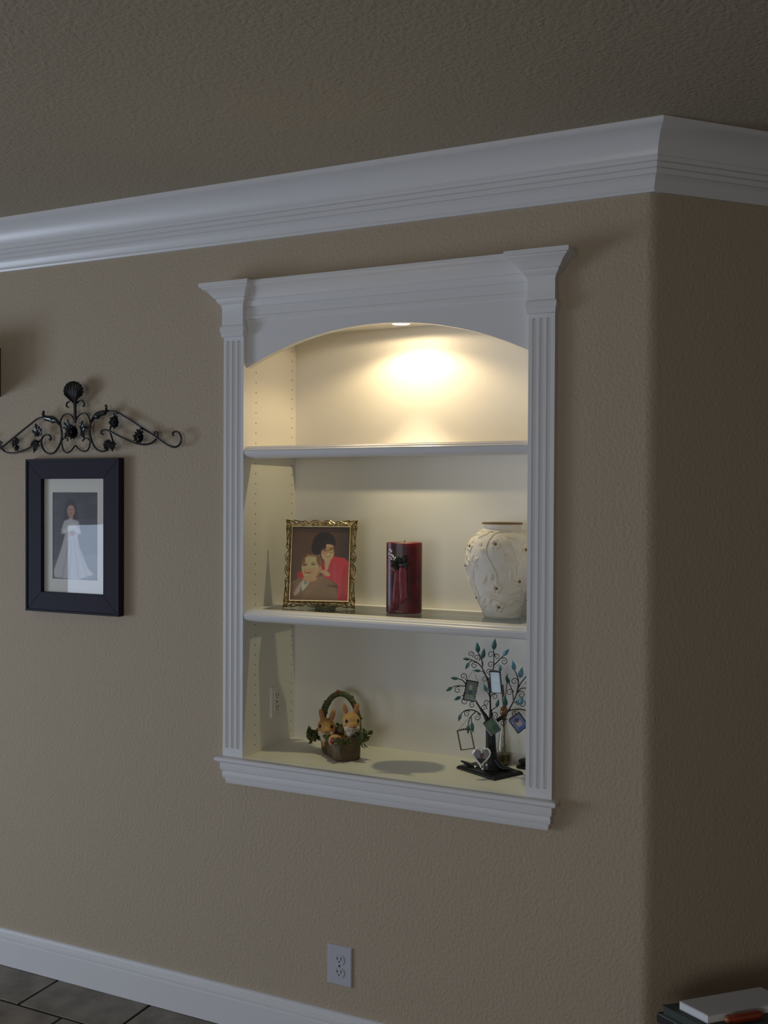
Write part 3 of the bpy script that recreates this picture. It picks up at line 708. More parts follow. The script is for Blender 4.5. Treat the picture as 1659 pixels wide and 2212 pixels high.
# ---------------------------------------------------------------- ivory vase
vc = V((.779, .172, S2+.0003)); VS = .2795
vp = [(.052, 0), (.0565, .003), (.057, .010), (.062, .03), (.074, .060), (.089, .095), (.101, .125), (.1075, .155), (.108, .178), (.104, .203), (.094, .228), (.080, .245), (.068, .2545), (.0615, .2575)]
t = thing('vase', 'round ivory ceramic vase with raised flowers and a thin brown rim', 'vase', vc)
zs_ = [p[1] for p in vp]; rs_ = [p[0] for p in vp]
def vr(z): return float(np.interp(z, zs_, rs_))
fine = [(vr(z), z) for z in np.linspace(0, .2575, 60)]
def vr2(z):  # smoothed
    return float(np.mean([vr(min(max(z+q, 0), .2575)) for q in (-.008, -.004, 0, .004, .008)]))
prof = [(.001, 0), (.050, 0)]+[(vr2(z), z) for z in np.linspace(.003, .2545, 60)]+[(.0605, .2575), (.0555, .262), (.0545, .267), (.0565, .272), (.0585, .2755)]
prof += [(.054, .2755), (.050, .268), (.050, .262), (.06, .24), (.09, .19), (.04, .02), (.001, .012)]
MB().lathe(prof, vc, 72).build('vase_body', 'vase', t, auto=50)
MB().lathe([(.0530, .2750), (.0595, .2750), (.0605, .2765), (.0600, .2790), (.0575, .2798), (.0545, .2790), (.0530, .2775)], vc, 64).build('rim', 'brown', t)
vdir = V((CAM.x-vc.x, CAM.y-vc.y, 0)).normalized(); vrt = V((-vdir.y, vdir.x, 0))
K = .000352
def vsurf(s_, z_, d_=0):
    """s_ arc length right of the side that faces the room, z_ height"""
    R = vr2(z_); th = s_/max(R, .05); dirv = vdir*math.cos(th)+vrt*math.sin(th)
    sl = (vr2(z_+.004)-vr2(z_-.004))/.008; n_ = (dirv-V((0, 0, sl))).normalized()
    return vc+dirv*R+V((0, 0, z_))+n_*d_
def vz(X_, Y_):
    """photo crop position -> arc length and height"""
    z_ = (1010-Y_)*K*1.03; z_ = max(.006, min(.254, z_)); lat = (X_-1178)*K; R = vr2(z_)
    return math.asin(max(-.98, min(.98, lat/R)))*max(R, .05), z_
def patch(mb, s0, z0, ang, L_, Wd, hgt=.0042, base_=.0):
    ns, nw = 10, 6; vs = []
    for j in range(ns+1):
        f = j/ns; wv = Wd*math.sin(PI*(f**.85*.96+.03))
        for i in range(nw+1):
            g = i/nw*2-1; a = g*wv; b = f*L_
            ds = a*math.cos(ang)+b*math.sin(ang); dz = -a*math.sin(ang)+b*math.cos(ang)
            ed = 1-abs(g)**2.5; mid = .35*math.exp(-(g*4)**2)
            vs.append(vsurf(s0+ds, max(.004, min(.254, z0+dz)), hgt*(ed-mid)*math.sin(PI*min(1, f*.9+.1))-.0004))
    mb.add(vs, [(j*(nw+1)+i, j*(nw+1)+i+1, (j+1)*(nw+1)+i+1, (j+1)*(nw+1)+i) for j in range(ns) for i in range(nw)])
lv = [(1050, 255, -120, 34), (1080, 300, -105, 32), (1110, 285, -40, 18), (1160, 290, 20, 22), (1180, 310, 55, 30), (1200, 330, 105, 38), (1190, 340, 150, 34), (950, 360, -150, 22), (880, 430, 35, 28), (1045, 470, -60, 24),
      (930, 555, 15, 24), (935, 560, 60, 28), (930, 565, 110, 28), (935, 590, 175, 34), (920, 570, -50, 22), (1200, 480, 130, 40), (1260, 590, -175, 34), (1280, 590, 25, 22), (1020, 730, 25, 28), (975, 800, -25, 46), (900, 690, 150, 30),
      (1230, 800, 75, 42), (1240, 815, 120, 34), (1345, 800, 60, 30), (1345, 810, 140, 30), (1220, 890, 70, 26), (1020, 900, 30, 24), (1060, 890, 40, 20), (1230, 970, 80, 34), (1350, 300, 120, 30), (1330, 280, -45, 24), (1010, 950, 60, 40), (1320, 930, 100, 30), (860, 470, 160, 26), (1100, 640, -160, 20), (1010, 430, -30, 18)]
mb = MB()
for X_, Y_, a, L_ in lv:
    s0, z0 = vz(X_, Y_); patch(mb, s0, z0, math.radians(a), L_*.00125, .0085)
rv = random.Random(5)
for k in range(34):   # the side turned away
    s0 = .108*rv.uniform(1.75, 4.5); patch(mb, s0, rv.uniform(.03, .23), rv.uniform(0, 6.28), .036, .0085)
mb.build('relief_leaves', 'relief', t, auto=70)
mb = MB()
for P_ in ([(1160, 300), (1110, 330), (1060, 400), (1050, 480), (1090, 560), (1130, 640), (1135, 710)], [(1060, 260), (980, 300), (900, 380), (860, 470), (870, 540), (930, 600)], [(930, 600), (940, 700), (980, 800), (1000, 860)],
           [(1190, 320), (1250, 400), (1290, 520), (1300, 640)], [(1120, 790), (1050, 800), (990, 860), (1000, 930), (1100, 960)], [(1330, 760), (1370, 840), (1300, 930), (1200, 960)], [(1250, 590), (1240, 650), (1270, 700)], [(1230, 470), (1190, 480), (1200, 560)]):
    S_ = [V((*vz(a, b), 0)) for a, b in P_]; C_ = cr(S_, 6); mb.tube([vsurf(q.x, max(.004, min(.254, q.y)), .0006) for q in C_], .0016, 6)
mb.build('relief_vines', 'relief', t)
fls = [(1125, 405), (1370, 450), (1320, 700), (1135, 755), (1155, 912), (915, 430), (850, 590), (945, 850), (1395, 860)]
fl_sz = [vz(*q) for q in fls]+[(.108*a, z) for a, z in ((1.9, .1), (2.4, .19), (2.9, .07), (3.4, .16), (4.0, .11), (4.5, .20))]
for s0, z0 in fl_sz:
    mb = MB()
    for k in range(5): patch(mb, s0+.003*math.sin(k*1.257), z0+.003*math.cos(k*1.257), k*1.257+.3, .0165, .0082, .0050)
    f_ = mb.build('relief_flower', 'relief', t, auto=70)
    MB().ball(vsurf(s0, z0, .0022), .0034, 10, 6).build('flower_center', 'brown', f_)

# ---------------------------------------------------------------- basket of rabbits
Fp, Lp, Rp = V((.288, .060, FZ)), V((.166, .172, FZ)), V((.342, .133, FZ))
la = (Lp-Fp); lb = (Rp-Fp); bc = Fp+la/2+lb/2; LA, LB = la.length, lb.length; la.normalize(); lb = (lb-la*lb.dot(la)).normalized()
t = thing('rabbit_basket', 'figurine of two tan rabbits sitting in a mossy brown basket with an arched handle', 'figurine', bc)
def bk(a, b, z): return bc+la*a+lb*b+V((0, 0, z))
mb = MB(); n_ = 40; rings = []
def brect(sx, sy, z, dz=0, e=6):
    o_ = []
    for j in range(n_):
        a = 2*PI*j/n_; c_, s_ = math.cos(a), math.sin(a); q = .96+.04*math.sin(j*5.1+z*300)
        x_ = math.copysign(abs(c_)**(2/e), c_)*sx; y_ = math.copysign(abs(s_)**(2/e), s_)*sy
        o_.append(bk(x_*q, y_*q, z+dz*(abs(x_)/sx)**2))
    return o_
H2, W2 = LA/2, LB/2
mb.loft([brect(H2*.96, W2*.92, .001), brect(H2, W2*.96, .006), brect(H2*1.04, W2*1.0, .03, .006), brect(H2*1.12, W2*1.06, .055, .018), brect(H2*1.02, W2*.97, .056, .018), brect(H2*.9, W2*.86, .045, .01)])
mb.build('basket', 'bark', t, auto=60)
rb = random.Random(11)
mb = MB()
C_ = []
for i in range(25):
    a = PI*i/24; C_.append(bc+la*.026+V((0, .028, 0))+V((.97, .25, 0))*(.060*math.cos(a)-.004)+V((0, 0, .062+.124*math.sin(a)**.8)))
mb.tube(C_, [.0095]*25, 8)
for i in range(1, 24):
    for k in range(4): mb.ball(C_[i]+V((rb.uniform(-.005, .005), rb.uniform(-.005, .005), rb.uniform(-.004, .006))), (rb.uniform(.005, .009), rb.uniform(.005, .008), rb.uniform(.004, .007)), 8, 5)
mb.build('handle', 'moss', t, auto=60)
mb = MB()
for i in range(64):
    a = 2*PI*i/64; x_ = math.copysign(abs(math.cos(a))**.35, math.cos(a))*H2*1.03; y_ = math.copysign(abs(math.sin(a))**.35, math.sin(a))*W2*1.02
    c_ = bk(x_, y_, .056+.018*(x_/H2)**2+rb.uniform(-.004, .004)); put_leaf(mb, c_, rb.uniform(1.6, 4.7), rb.uniform(.012, .02), .007, 2, .3, .3, tilt=rb.uniform(-.5, .5), yaw=rb.uniform(0, 6))
wl_, wr_ = at(672, 1585, y=.17), at(784, 1592, y=.12)
for a_, b_, r0, r1 in ((wl_, bk(H2*1.05, -W2*.6, .058), .013, .012), (wl_, bk(H2*1.0, W2*.2, .062), .012, .012), (wr_, bk(-H2*.8, W2*1.0, .062), .010, .010), (bk(H2, -W2, .064), bk(-H2, -W2*.95, .060), .009, .008), (bk(-H2, -W2, .060), bk(-H2, W2, .062), .008, .009)):
    for i in range(9):
        p = a_+(b_-a_)*i/8+V((rb.uniform(-.003, .003), rb.uniform(-.003, .003), rb.uniform(-.003, .003))); q = r0+(r1-r0)*i/8; mb.ball(p, (q*rb.uniform(.7, 1), q*.8, q*rb.uniform(.6, .9)), 9, 6)
for s_ in (wl_, wr_):
    for k in range(30): put_leaf(mb, s_+V((rb.uniform(-.016, .018), rb.uniform(-.02, .02), rb.uniform(-.018, .012))), rb.uniform(0, 6.28), .02, .008, 2, .3, .3, tilt=rb.uniform(-.6, .6), yaw=rb.uniform(0, 6))
solid(mb.build('basket_leaves', 'moss', t), .0015)
for p_, m_ in ((C_[13]+V((.002, -.006, .008)), 'berry'), (C_[5]+V((0, -.006, .006)), 'berry'), (C_[20]+V((-.004, -.005, .006)), 'purple'), (bk(-.066, -.046, .066), 'berry'), (bk(-.058, -.050, .060), 'berry'), (bk(-.080, .01, .080), 'purple'), (bk(-.05, -.046, .064), 'berry')):
    MB().ball(p_, .0058, 12, 8).build('berry', m_, t)
# rabbits; local axes face the room: right rr, forward ff
ff = V((.25, -.97, 0)).normalized(); rr_ = V((-ff.y, ff.x, 0))
def rabbit(c0_, sc1, tilt, label):
    Xr = Matrix.Translation(c0_) @ frameX((0, 0, 0), rr_, -ff, V((0, 0, 1))) @ Matrix.Rotation(tilt, 4, 'Z') @ Matrix.Scale(sc1, 4)   # local: x right, -y forward, z up; origin at neck
    mb = MB()
    def bl(p, r, R=None): 
        Xb = Xr.to_3x3().to_4x4()
        if R: Xb = Xb @ R
        mb.ball(Xr @ V(p), r, 18, 12, Xb)
    bl((.002, .010, -.024), (.020, .020, .026)); bl((0, .016, -.034), (.018, .018, .020)); bl((0, -.002, -.004), (.021, .022, .022)); bl((0, -.004, .016), (.0265, .026, .0245)); bl((0, -.022, .008), (.0155, .016, .013)); bl((-.012, -.012, .006), (.014, .014, .013)); bl((.012, -.012, .006), (.014, .014, .013))
    for s_ in (-1, 1):
        bl((s_*.0155, .004, .047), (.0085, .0050, .0215), Matrix.Rotation(s_*.28, 4, 'Y')); bl((s_*.010+.004, -.016, -.028), (.0075, .008, .012))
    if label: mb.ball(at(724, 1600, y=.112), (.023, .021, .020), 18, 12)
    bd = mb.build('rabbit', 'rabbit', t, remesh=.0022)
    for s_ in (-1, 1):
        m2 = MB(); Rm_ = Matrix.Rotation(s_*.28, 4, 'Y')
        m2.ball(Xr @ V((s_*.0155, -.0008, .047)), (.0048, .0022, .0160), 12, 8, Xr.to_3x3().to_4x4() @ Rm_); m2.build('inner_ear', 'pink', bd)
        m2 = MB(); m2.ball(Xr @ V((s_*.0165, -.0225, .0205)), (.0042, .0036, .0052), 12, 8, Xr.to_3x3().to_4x4()); m2.build('eye', 'eye', bd)
    m2 = MB()
    for p, r in (((0, -.0245, .002), (.0125, .013, .0085)), ((-.011, -.018, .000), (.0125, .013, .011)), ((.011, -.018, .000), (.0125, .013, .011)), ((0, -.020, -.014), (.017, .012, .013))): m2.ball(Xr @ V(p), r, 14, 9, Xr.to_3x3().to_4x4())
    m2.build('white_muzzle', 'rabbitwhite', bd, remesh=.002)
    m2 = MB(); m2.ball(Xr @ V((0, -.0385, .0085)), (.0038, .003, .003), 10, 6, Xr.to_3x3().to_4x4()); m2.tube([Xr @ V((0, -.0385, .006)), Xr @ V((0, -.038, .001))], .0007, 5); m2.build('nose', 'pink', bd)
ra_ = at(706, 1578, y=.168); rb_c = at(758, 1568, y=.150)
rabbit(ra_+V((0, 0, -.004)), 1.1, .12, ''); rabbit(rb_c+V((0, 0, -.002)), 1.1, .38, 'curled')

# ---------------------------------------------------------------- metal photo tree
def zt(X_, Y_, y): return at(940+X_/5.925, 1370+Y_/5.925, y=y)
TY = .185
tF = V((.787, .092, FZ)); e1_ = V((-.147, .076, 0)); e2_ = V((.055, .103, 0))
tc_ = tF+e1_/2+e2_/2
t = thing('photo_tree', 'dark metal family tree with curled branches and teal leaves on a black square base', 'photo tree', tc_)
mb = MB(); q = [tF, tF+e2_, tF+e1_+e2_, tF+e1_]
ins = lambda p, k_, z: tc_+(p-tc_)*k_+V((0, 0, z))
mb.loft([[ins(p, 1, .0) for p in q], [ins(p, 1, .006) for p in q], [ins(p, .93, .010) for p in q], [ins(p, .86, .0105) for p in q]]); mb.build('base', 'treebase', t, smooth=False, bevel=.0015)
def br(P_, r0_, r1_, y=TY, name='branch', m_='treebronze', k=6, y1=None):
    C_ = cr([V((a, 0, b)) for a, b in P_], k); n_ = len(C_)
    pts = [zt(q.x, q.z, y if y1 is None else y+(y1-y)*i/(n_-1)) for i, q in enumerate(C_)]
    return MB().tube(pts, [r0_+(r1_-r0_)*i/(n_-1) for i in range(n_)], 8).build(name, m_, t)
tr = MB()
def rawtube(P_, R_, y=TY, y0_=None):
    C_ = cr([V((a, 0, b)) for a, b in P_], 6); n_ = len(C_); rr2 = np.interp(np.linspace(0, 1, n_), np.linspace(0, 1, len(R_)), R_)
    tr.tube([zt(q.x, q.z, y) for q in C_], list(rr2), 12)
rawtube([(735, 1730), (720, 1640), (712, 1500), (705, 1380), (700, 1250), (680, 1140), (650, 1060), (612, 1000), (585, 965)], [.030, .022, .0155, .0135, .0125, .009, .0065, .0045, .0035])
rawtube([(770, 1730), (745, 1640), (730, 1500), (725, 1350), (725, 1220), (718, 1120), (712, 1020), (708, 960)], [.026, .018, .013, .012, .010, .0075, .0055, .0035])
rawtube([(715, 1420), (725, 1280), (745, 1180), (790, 1110), (850, 1065), (890, 1030)], [.010, .010, .009, .0065, .005, .0038])
for P_ in ([(700, 1600), (650, 1690), (560, 1715), (400, 1650), (330, 1620)], [(760, 1600), (840, 1700), (930, 1720), (1010, 1740)], [(730, 1640), (700, 1750), (690, 1800)]): rawtube(P_, [.010, .010, .006, .002], TY-.01)
tr.build('trunk', 'treebase', t)
B0, B1 = .0026, .0014
br([(590, 970), (560, 920), (535, 880), (520, 850)], B0*1.2, B0)
br([(708, 970), (705, 880), (703, 800), (690, 700), (675, 600), (655, 540), (600, 430), (545, 370), (490, 340), (440, 318)], B0*1.2, B1)
br([(690, 690), (700, 600), (720, 520), (742, 440), (750, 360), (750, 280), (748, 200)], B0, B1)
br([(600, 430), (610, 380), (590, 320), (570, 270), (552, 235)], B1*1.4, B1); br([(600, 400), (598, 350), (600, 310)], B1, B1*.8)
br([(520, 850), (470, 780), (430, 700), (390, 640), (350, 590), (290, 570)], B0, B1); br([(385, 665), (310, 660), (250, 665), (215, 685)], B1, B1*.8)
br([(745, 400), (790, 360), (840, 310), (875, 275)], B1*1.3, B1); br([(640, 520), (610, 480), (575, 470)], B1, B1*.8)
br([(705, 820), (680, 760), (660, 730)], B1, B1*.8); br([(712, 800), (740, 770), (775, 765)], B1, B1*.8); br([(585, 1030), (520, 985), (450, 968), (380, 980), (330, 1020)], B0*.8, B1)
br([(520, 990), (460, 1050), (430, 1110), (420, 1160)], B1*1.2, B1); br([(460, 1050), (465, 1100), (470, 1150)], B1, B1); br([(710, 1010), (740, 960), (780, 935)], B1, B1)
br([(885, 1035), (940, 970), (985, 890), (1030, 790), (1060, 690), (1065, 600), (1045, 520), (1015, 460)], B0*1.1, B1)
br([(1000, 850), (995, 770), (970, 680), (945, 630)], B1*1.2, B1); br([(1070, 680), (1100, 620), (1150, 560), (1190, 500)], B1*1.2, B1); br([(1045, 760), (1090, 700), (1150, 690), (1200, 700)], B1, B1)
br([(900, 1020), (960, 975), (1060, 960), (1130, 968), (1200, 985)], B0*.8, B1); br([(1010, 880), (1040, 860), (1070, 855)], B1, B1*.8); br([(895, 1000), (905, 950), (905, 900)], B1, B1*.8)
br([(840, 1090), (900, 1085), (945, 1105)], B1, B1); br([(470, 340), (440, 355), (430, 370)], B1, B1*.8); br([(345, 790), (370, 780), (400, 790)], B1, B1*.8)
def curl(cx1, cy1, r, a0_, turn, y=TY):
    """spiral: starts on the branch and winds in"""
    P_ = []
    for i in range(22):
        f = i/21; a = math.radians(a0_)+turn*f*2*PI*1.3; q = r*1.12*(1-.80*f); P_.append((cx1+q*math.cos(a), cy1+q*math.sin(a)))
    MB().tube([zt(a, b, y) for a, b in P_], [.0013-.0005*i/21 for i in range(22)], 6).build('curl', 'treebronze', t)
for a in ((455, 255, 38, 60, -1), (535, 300, 40, 60, -1), (505, 400, 40, -50, -1), (715, 265, 46, 30, -1), (790, 290, 38, 180, 1), (880, 350, 44, -120, 1), (710, 390, 40, 20, -1), (360, 540, 42, 60, -1), (290, 715, 42, -60, -1), (380, 860, 44, -60, -1),
          (640, 580, 42, 20, -1), (475, 905, 38, -60, -1), (410, 1020, 40, -40, -1), (655, 885, 40, 20, -1), (620, 945, 38, 20, -1), (538, 1065, 40, -90, 1), (760, 800, 38, -150, 1), (685, 480, 36, 20, -1), (1015, 605, 42, 0, -1), (955, 745, 44, 0, -1),
          (1100, 775, 46, -150, 1), (1115, 890, 42, -90, 1), (1015, 1020, 34, -60, -1), (868, 1135, 42, -90, 1), (870, 960, 34, 0, -1), (760, 1030, 36, 60, -1), (1190, 630, 44, 60, -1)): curl(*a)
def tleaf(X_, Y_, ang, L_, blue=0, y=TY-.003):
    p0 = zt(X_, Y_, y); mb = MB(); vs, fs = leaf_pts(L_*1.02, L_*.22, 0, .10, .25, 10, 4)
    Xl = Matrix.Translation(p0) @ Matrix.Rotation(math.radians(ang), 4, 'Y') @ Matrix.Rotation(.25, 4, 'Z'); mb.add([Xl @ v for v in vs], fs)
    o_ = solid(mb.build('leaf', 'patinalit' if blue else 'patina', t), .0007)
for a in ((552, 238, -8, .032, 0), (603, 312, 12, .032, 0), (442, 320, -90, .022, 0), (438, 365, -150, .024, 0), (578, 470, -90, .021, 0), (292, 568, -90, .024, 0), (218, 680, -125, .024, 0), (330, 800, -120, .025, 0), (332, 1022, -160, .024, 0),
          (748, 200, 8, .034, 0), (872, 275, 40, .028, 1), (665, 738, -25, .026, 1), (785, 935, 15, .026, 0), (905, 925, -10, .034, 0), (948, 632, -25, .026, 0), (1018, 462, -15, .030, 1), (1085, 560, 12, .034, 1), (830, 480, 5, .022, 1),
          (1060, 850, 60, .020, 1), (1090, 905, 15, .026, 1), (1080, 905, -60, .018, 1), (425, 1160, 180, .028, 0), (470, 1130, 170, .030, 0), (1195, 500, 20, .03, 1), (1175, 690, 60, .02, 1), (1190, 990, 100, .024, 0)): tleaf(*a)

# little frames hung on the tree
def mini(name, label, quad, y, tilt3, m_, bg, blobs, knobs=None, chain=None, rail=.0030, jag=0):
    """quad: crop positions TL TR BR BL"""
    Q = [zt(a, b, y) for a, b in quad]; c_ = sum(Q, V((0, 0, 0)))/4
    axm = ((Q[1]-Q[0])+(Q[2]-Q[3])).normalized(); upm = ((Q[0]-Q[3])+(Q[1]-Q[2])); upm = (upm-axm*upm.dot(axm)).normalized()
    nm = upm.cross(axm); nm = nm if nm.y < 0 else -nm
    w_ = ((Q[1]-Q[0]).length+(Q[2]-Q[3]).length)/2*(1.15 if abs(tilt3[0]) > .33 else 1); h_ = ((Q[0]-Q[3]).length+(Q[1]-Q[2]).length)/2
    Rt = Matrix.Rotation(tilt3[0], 3, upm) @ Matrix.Rotation(tilt3[1], 3, axm)
    axm, upm, nm = Rt @ axm, Rt @ upm, Rt @ nm
    t2 = thing(name, label, 'mini frame', c_, 'miniature frames hung on the tree'); Xm = frameX(c_, axm, nm, upm)
    mb = MB(); rect_frame(mb, Xm, w_, h_, rail, -.0015, .002, .0008)
    if jag:
        rj = random.Random(2)
        for s_ in (-1, 1):
            for k in range(9):
                z_ = (k/8-.5)*h_*.86; mb.ball(Xm @ V((s_*(w_/2-rail*.6), .001, z_)), (.0022, .0018, .0018), 8, 5); mb.tube([Xm @ V((s_*(w_/2-rail), .001, z_)), Xm @ V((s_*(w_/2-rail-.0035), .001, z_+.002))], [.0012, .0003], 5)
        for k in range(7): mb.ball(Xm @ V(((k/6-.5)*w_*.8, .001, h_/2-rail*.4+.003*math.sin(PI*k/6))), .0024, 8, 5)
    mb.build('frame_border', m_, t2, bevel=0)
    if bg:
        Pm = Paint(26, 34, bg)
        for b_ in blobs: Pm.ell(*b_[:4], b_[4], .4, b_[5] if len(b_) > 5 else 0)
        Pm.build('tiny_print', t2, Xm, w_-rail*2+.001, h_-rail*2+.001, .0002, 1.2)
        MB().box((-w_/2+rail*.6, .0006, -h_/2+rail*.6), (w_/2-rail*.6, .0011, h_/2-rail*.6), Xm).build('glass_pane', 'glass', t2, smooth=False)
        MB().box((-w_/2+rail*.5, -.0012, -h_/2+rail*.5), (w_/2-rail*.5, -.0004, h_/2-rail*.5), Xm).build('backing', 'dark', t2, smooth=False)
    if 'silver edge' in label: MB().box((w_/2-.0026, -.001, -h_/2), (w_/2+.0012, .0034, h_/2), Xm).build('silver_edge', 'silver', t2, smooth=False)
    if knobs:
        mb = MB()
        for a, b in knobs: mb.ball(Xm @ V((a*w_/2, .0015, b*h_/2)), .0022, 10, 6)
        mb.build('silver_beads', 'silver', t2)
    if chain:
        mb = MB()
        for sx in (-1, 1): mb.tube([Xm @ V((sx*w_*.42, 0, h_/2)), zt(*chain, y-.002)], .0005, 5)
        mb.build('hanger', m_, t2)
    return Xm, w_, h_
mini('mini_frame', 'tiny beaded frame with a green toned snapshot at the upper left of the metal tree', [(400, 575), (560, 615), (500, 875), (360, 830)], TY-.030, (.3, .0), 'pewter', (112, 128, 112),
     [(.45, .35, .16, .18, (176, 178, 170)), (.5, .6, .2, .14, (78, 92, 120)), (.5, .9, .5, .2, (140, 160, 150))], [(1.0, q) for q in (-.95, -.75, -.55, -.35, -.15, .05, .25, .45)]+[(-1, -.1), (-1, .15)], (490, 455))
mini('mini_frame', 'tiny jagged frame with window reflection painted pale at the top middle of the metal tree', [(690, 480), (850, 470), (850, 760), (705, 755)], TY-.034, (-.34, .0), 'pewter', (196, 214, 255), [(.5, .2, .4, .3, (205, 222, 255))], [(-.95, .85), (-.95, .55)], (815, 385), .0028, 1)  # pale blue print colour imitates the window reflected in the pane
mini('mini_frame', 'tiny green diamond-hung frame with a silver edge in front of the tree trunk', [(640, 1125), (770, 1035), (830, 1225), (690, 1325)], TY-.045, (.0, .0), 'pewter', (74, 98, 70),
     [(.3, .3, .3, .2, (92, 112, 86)), (.7, .7, .3, .2, (52, 80, 58))], [(1, -1)], (735, 1030), .0024)
mini('mini_frame', 'tiny blue toned portrait frame at the right edge of the tree beside the pilaster', [(950, 1080), (1100, 985), (1175, 1180), (1045, 1290)], TY-.032, (.1, .0), 'pewter', (92, 108, 142),
     [(.5, .5, .24, .3, (176, 150, 150)), (.5, .3, .2, .14, (48, 52, 74)), (.5, .95, .4, .2, (60, 84, 140))], [(-.9, .95), (0, -1.02), (-.7, .4)], (1060, 965), .003)
mini('mini_frame', 'tiny empty see-through copper frame hanging at the lower left of the tree', [(292, 1228), (465, 1210), (500, 1462), (315, 1490)], TY-.030, (.0, .0), 'copper', None, [], None, (440, 1060), .0022, 1)
# bright silver edge strip on the diamond frame
# heart frame
hc = zt(592, 1560, .098); hp_t = thing('heart_frame', 'silver heart-shaped frame on ball feet leaning at the foot of the metal tree', 'photo frame', V((hc.x, hc.y, FZ)))
hax = V((.80, .60, 0)).normalized(); hup = V((.08, -.03, 1)).normalized(); hax = (hax-hup*hax.dot(hup)).normalized(); hn = hup.cross(hax); hn = hn if hn.y < 0 else -hn
hax = hax
def heart(a, s_):
    x_ = 16*math.sin(a)**3; y_ = 13*math.cos(a)-5*math.cos(2*a)-2*math.cos(3*a)-math.cos(4*a); return x_*s_, y_*s_*1.18
hs = .00158; pts2 = [heart(2*PI*i/48, hs) for i in range(48)]
Xh = frameX(hc, hax, hn, hup)
mb = MB(); rings = []
for i in range(49):
    x_, z_ = pts2[i % 48]; rings.append(Xh @ V((x_, 0, z_)))
mb.tube(rings, .0030, 8, cap=False)
for i in range(0, 48, 2):
    x_, z_ = pts2[i]; mb.ball(Xh @ V((x_*1.07, .0005, z_*1.06)), .0020, 8, 5)
mb.build('heart_border', 'silver', hp_t)
pi_ = [(x_*.95, z_*.95) for x_, z_ in pts2]
MB().prism(pi_, lambda p, k: Xh @ V((p[0], -.0015*k-.001, p[1]))).build('backing', mat('lilac grey print', (.30, .28, .36), .4), hp_t, smooth=False)
mb = MB().prism([(.010*math.cos(a)+.001, .014*math.sin(a)-.001) for a in [2*PI*i/20 for i in range(20)]], lambda p, k: Xh @ V((p[0]*.55+.001, .0004-.0008*k, p[1]*.7+.003))); mb.build('printed_figure', mat('brown print', (.16, .08, .07), .5), hp_t, smooth=False)
mb = MB().prism([(-.012, -.006), (.012, -.008), (.006, -.018), (.0, -.022), (-.007, -.016)], lambda p, k: Xh @ V((p[0], .0004-.0008*k, p[1]))); mb.build('printed_clothes', mat('dark blue print', (.04, .04, .07), .5), hp_t, smooth=False)
mb = MB()
for a, b in ((-.017, -.030), (.006, -.0375), (.017, -.026)):
    q = Xh @ V((a, .002, b)); q.z = max(q.z, FZ+.0106+.0035) if True else q.z; mb.ball(q, .0034, 12, 8)
mb.build('ball_feet', 'silver', hp_t)
mb = MB(); mb.tube([Xh @ V((0, -.001, .005)), V((hc.x, hc.y+.030, FZ+.0118))], .0018, 6); mb.build('easel_leg', 'silver', hp_t)

# glass bottle with amber neck and reeds behind the trunk
bc_ = at(1088, 1656, z=FZ); bc_ = V((.754, .2765, FZ))
t = thing('reed_bottle', 'tall glass bottle with an amber stopper and brown reeds behind the metal tree', 'bottle', bc_)
bp_ = [(.001, .0), (.016, .0), (.0205, .004), (.0225, .015), (.0225, .03), (.0205, .05), (.0165, .08), (.0125, .105), (.0085, .125), (.007, .135), (.0075, .140)]
MB().lathe(bp_, bc_, 32).build('glass_bottle', pane_mat('bottle glass', (.88, .87, .80), .05), t)
MB().lathe([(.001, .0015), (.0150, .0015), (.0195, .005), (.0212, .015), (.0210, .034), (.001, .034)], bc_, 32).build('amber_liquid', 'oil', t)
MB().lathe([(.001, .137), (.006, .137), (.0085, .145), (.0115, .155), (.0120, .163), (.0100, .172), (.006, .177), (.001, .178)], bc_, 28).build('amber_stopper', 'amber', t)
for q0, q1, r in (((0, 0, .175), (-.006, 0, .245), .0042), ((.003, 0, .175), (.012, -.005, .280), .0016), ((.004, 0, .04), (-.001, 0, .138), .0022), ((-.003, 0, .04), (.002, 0, .138), .0018)):
    C_ = [bc_+V(q0)+(V(q1)-V(q0))*i/6+V((.0008*math.sin(i*2), 0, 0)) for i in range(7)]; MB().tube(C_, r, 7).build('reed', 'stick', t)

# small black ornament behind
k0 = V((.848, .262, FZ))
t = thing('black_ornament', 'small black ornament on flat feet behind the right pilaster', 'ornament', k0)
MB().loft([[k0+V((x_*s_, y_*s_, z_)) for x_, y_ in ((-.045, -.014), (.040, -.018), (.042, .016), (-.043, .018))] for s_, z_ in ((.9, .0), (1, .004), (1, .008), (.92, .010))]).build('base', 'treebase', t, smooth=False)
mb = MB(); mb.ball(k0+V((-.012, 0, .020)), (.032, .016, .012)); mb.ball(k0+V((.006, 0, .036)), (.012, .011, .016)); mb.ball(k0+V((.025, .002, .024)), (.02, .014, .012)); mb.ball(k0+V((.004, 0, .050)), (.006, .006, .006))
mb.build('body', 'treebase', t, remesh=.002)

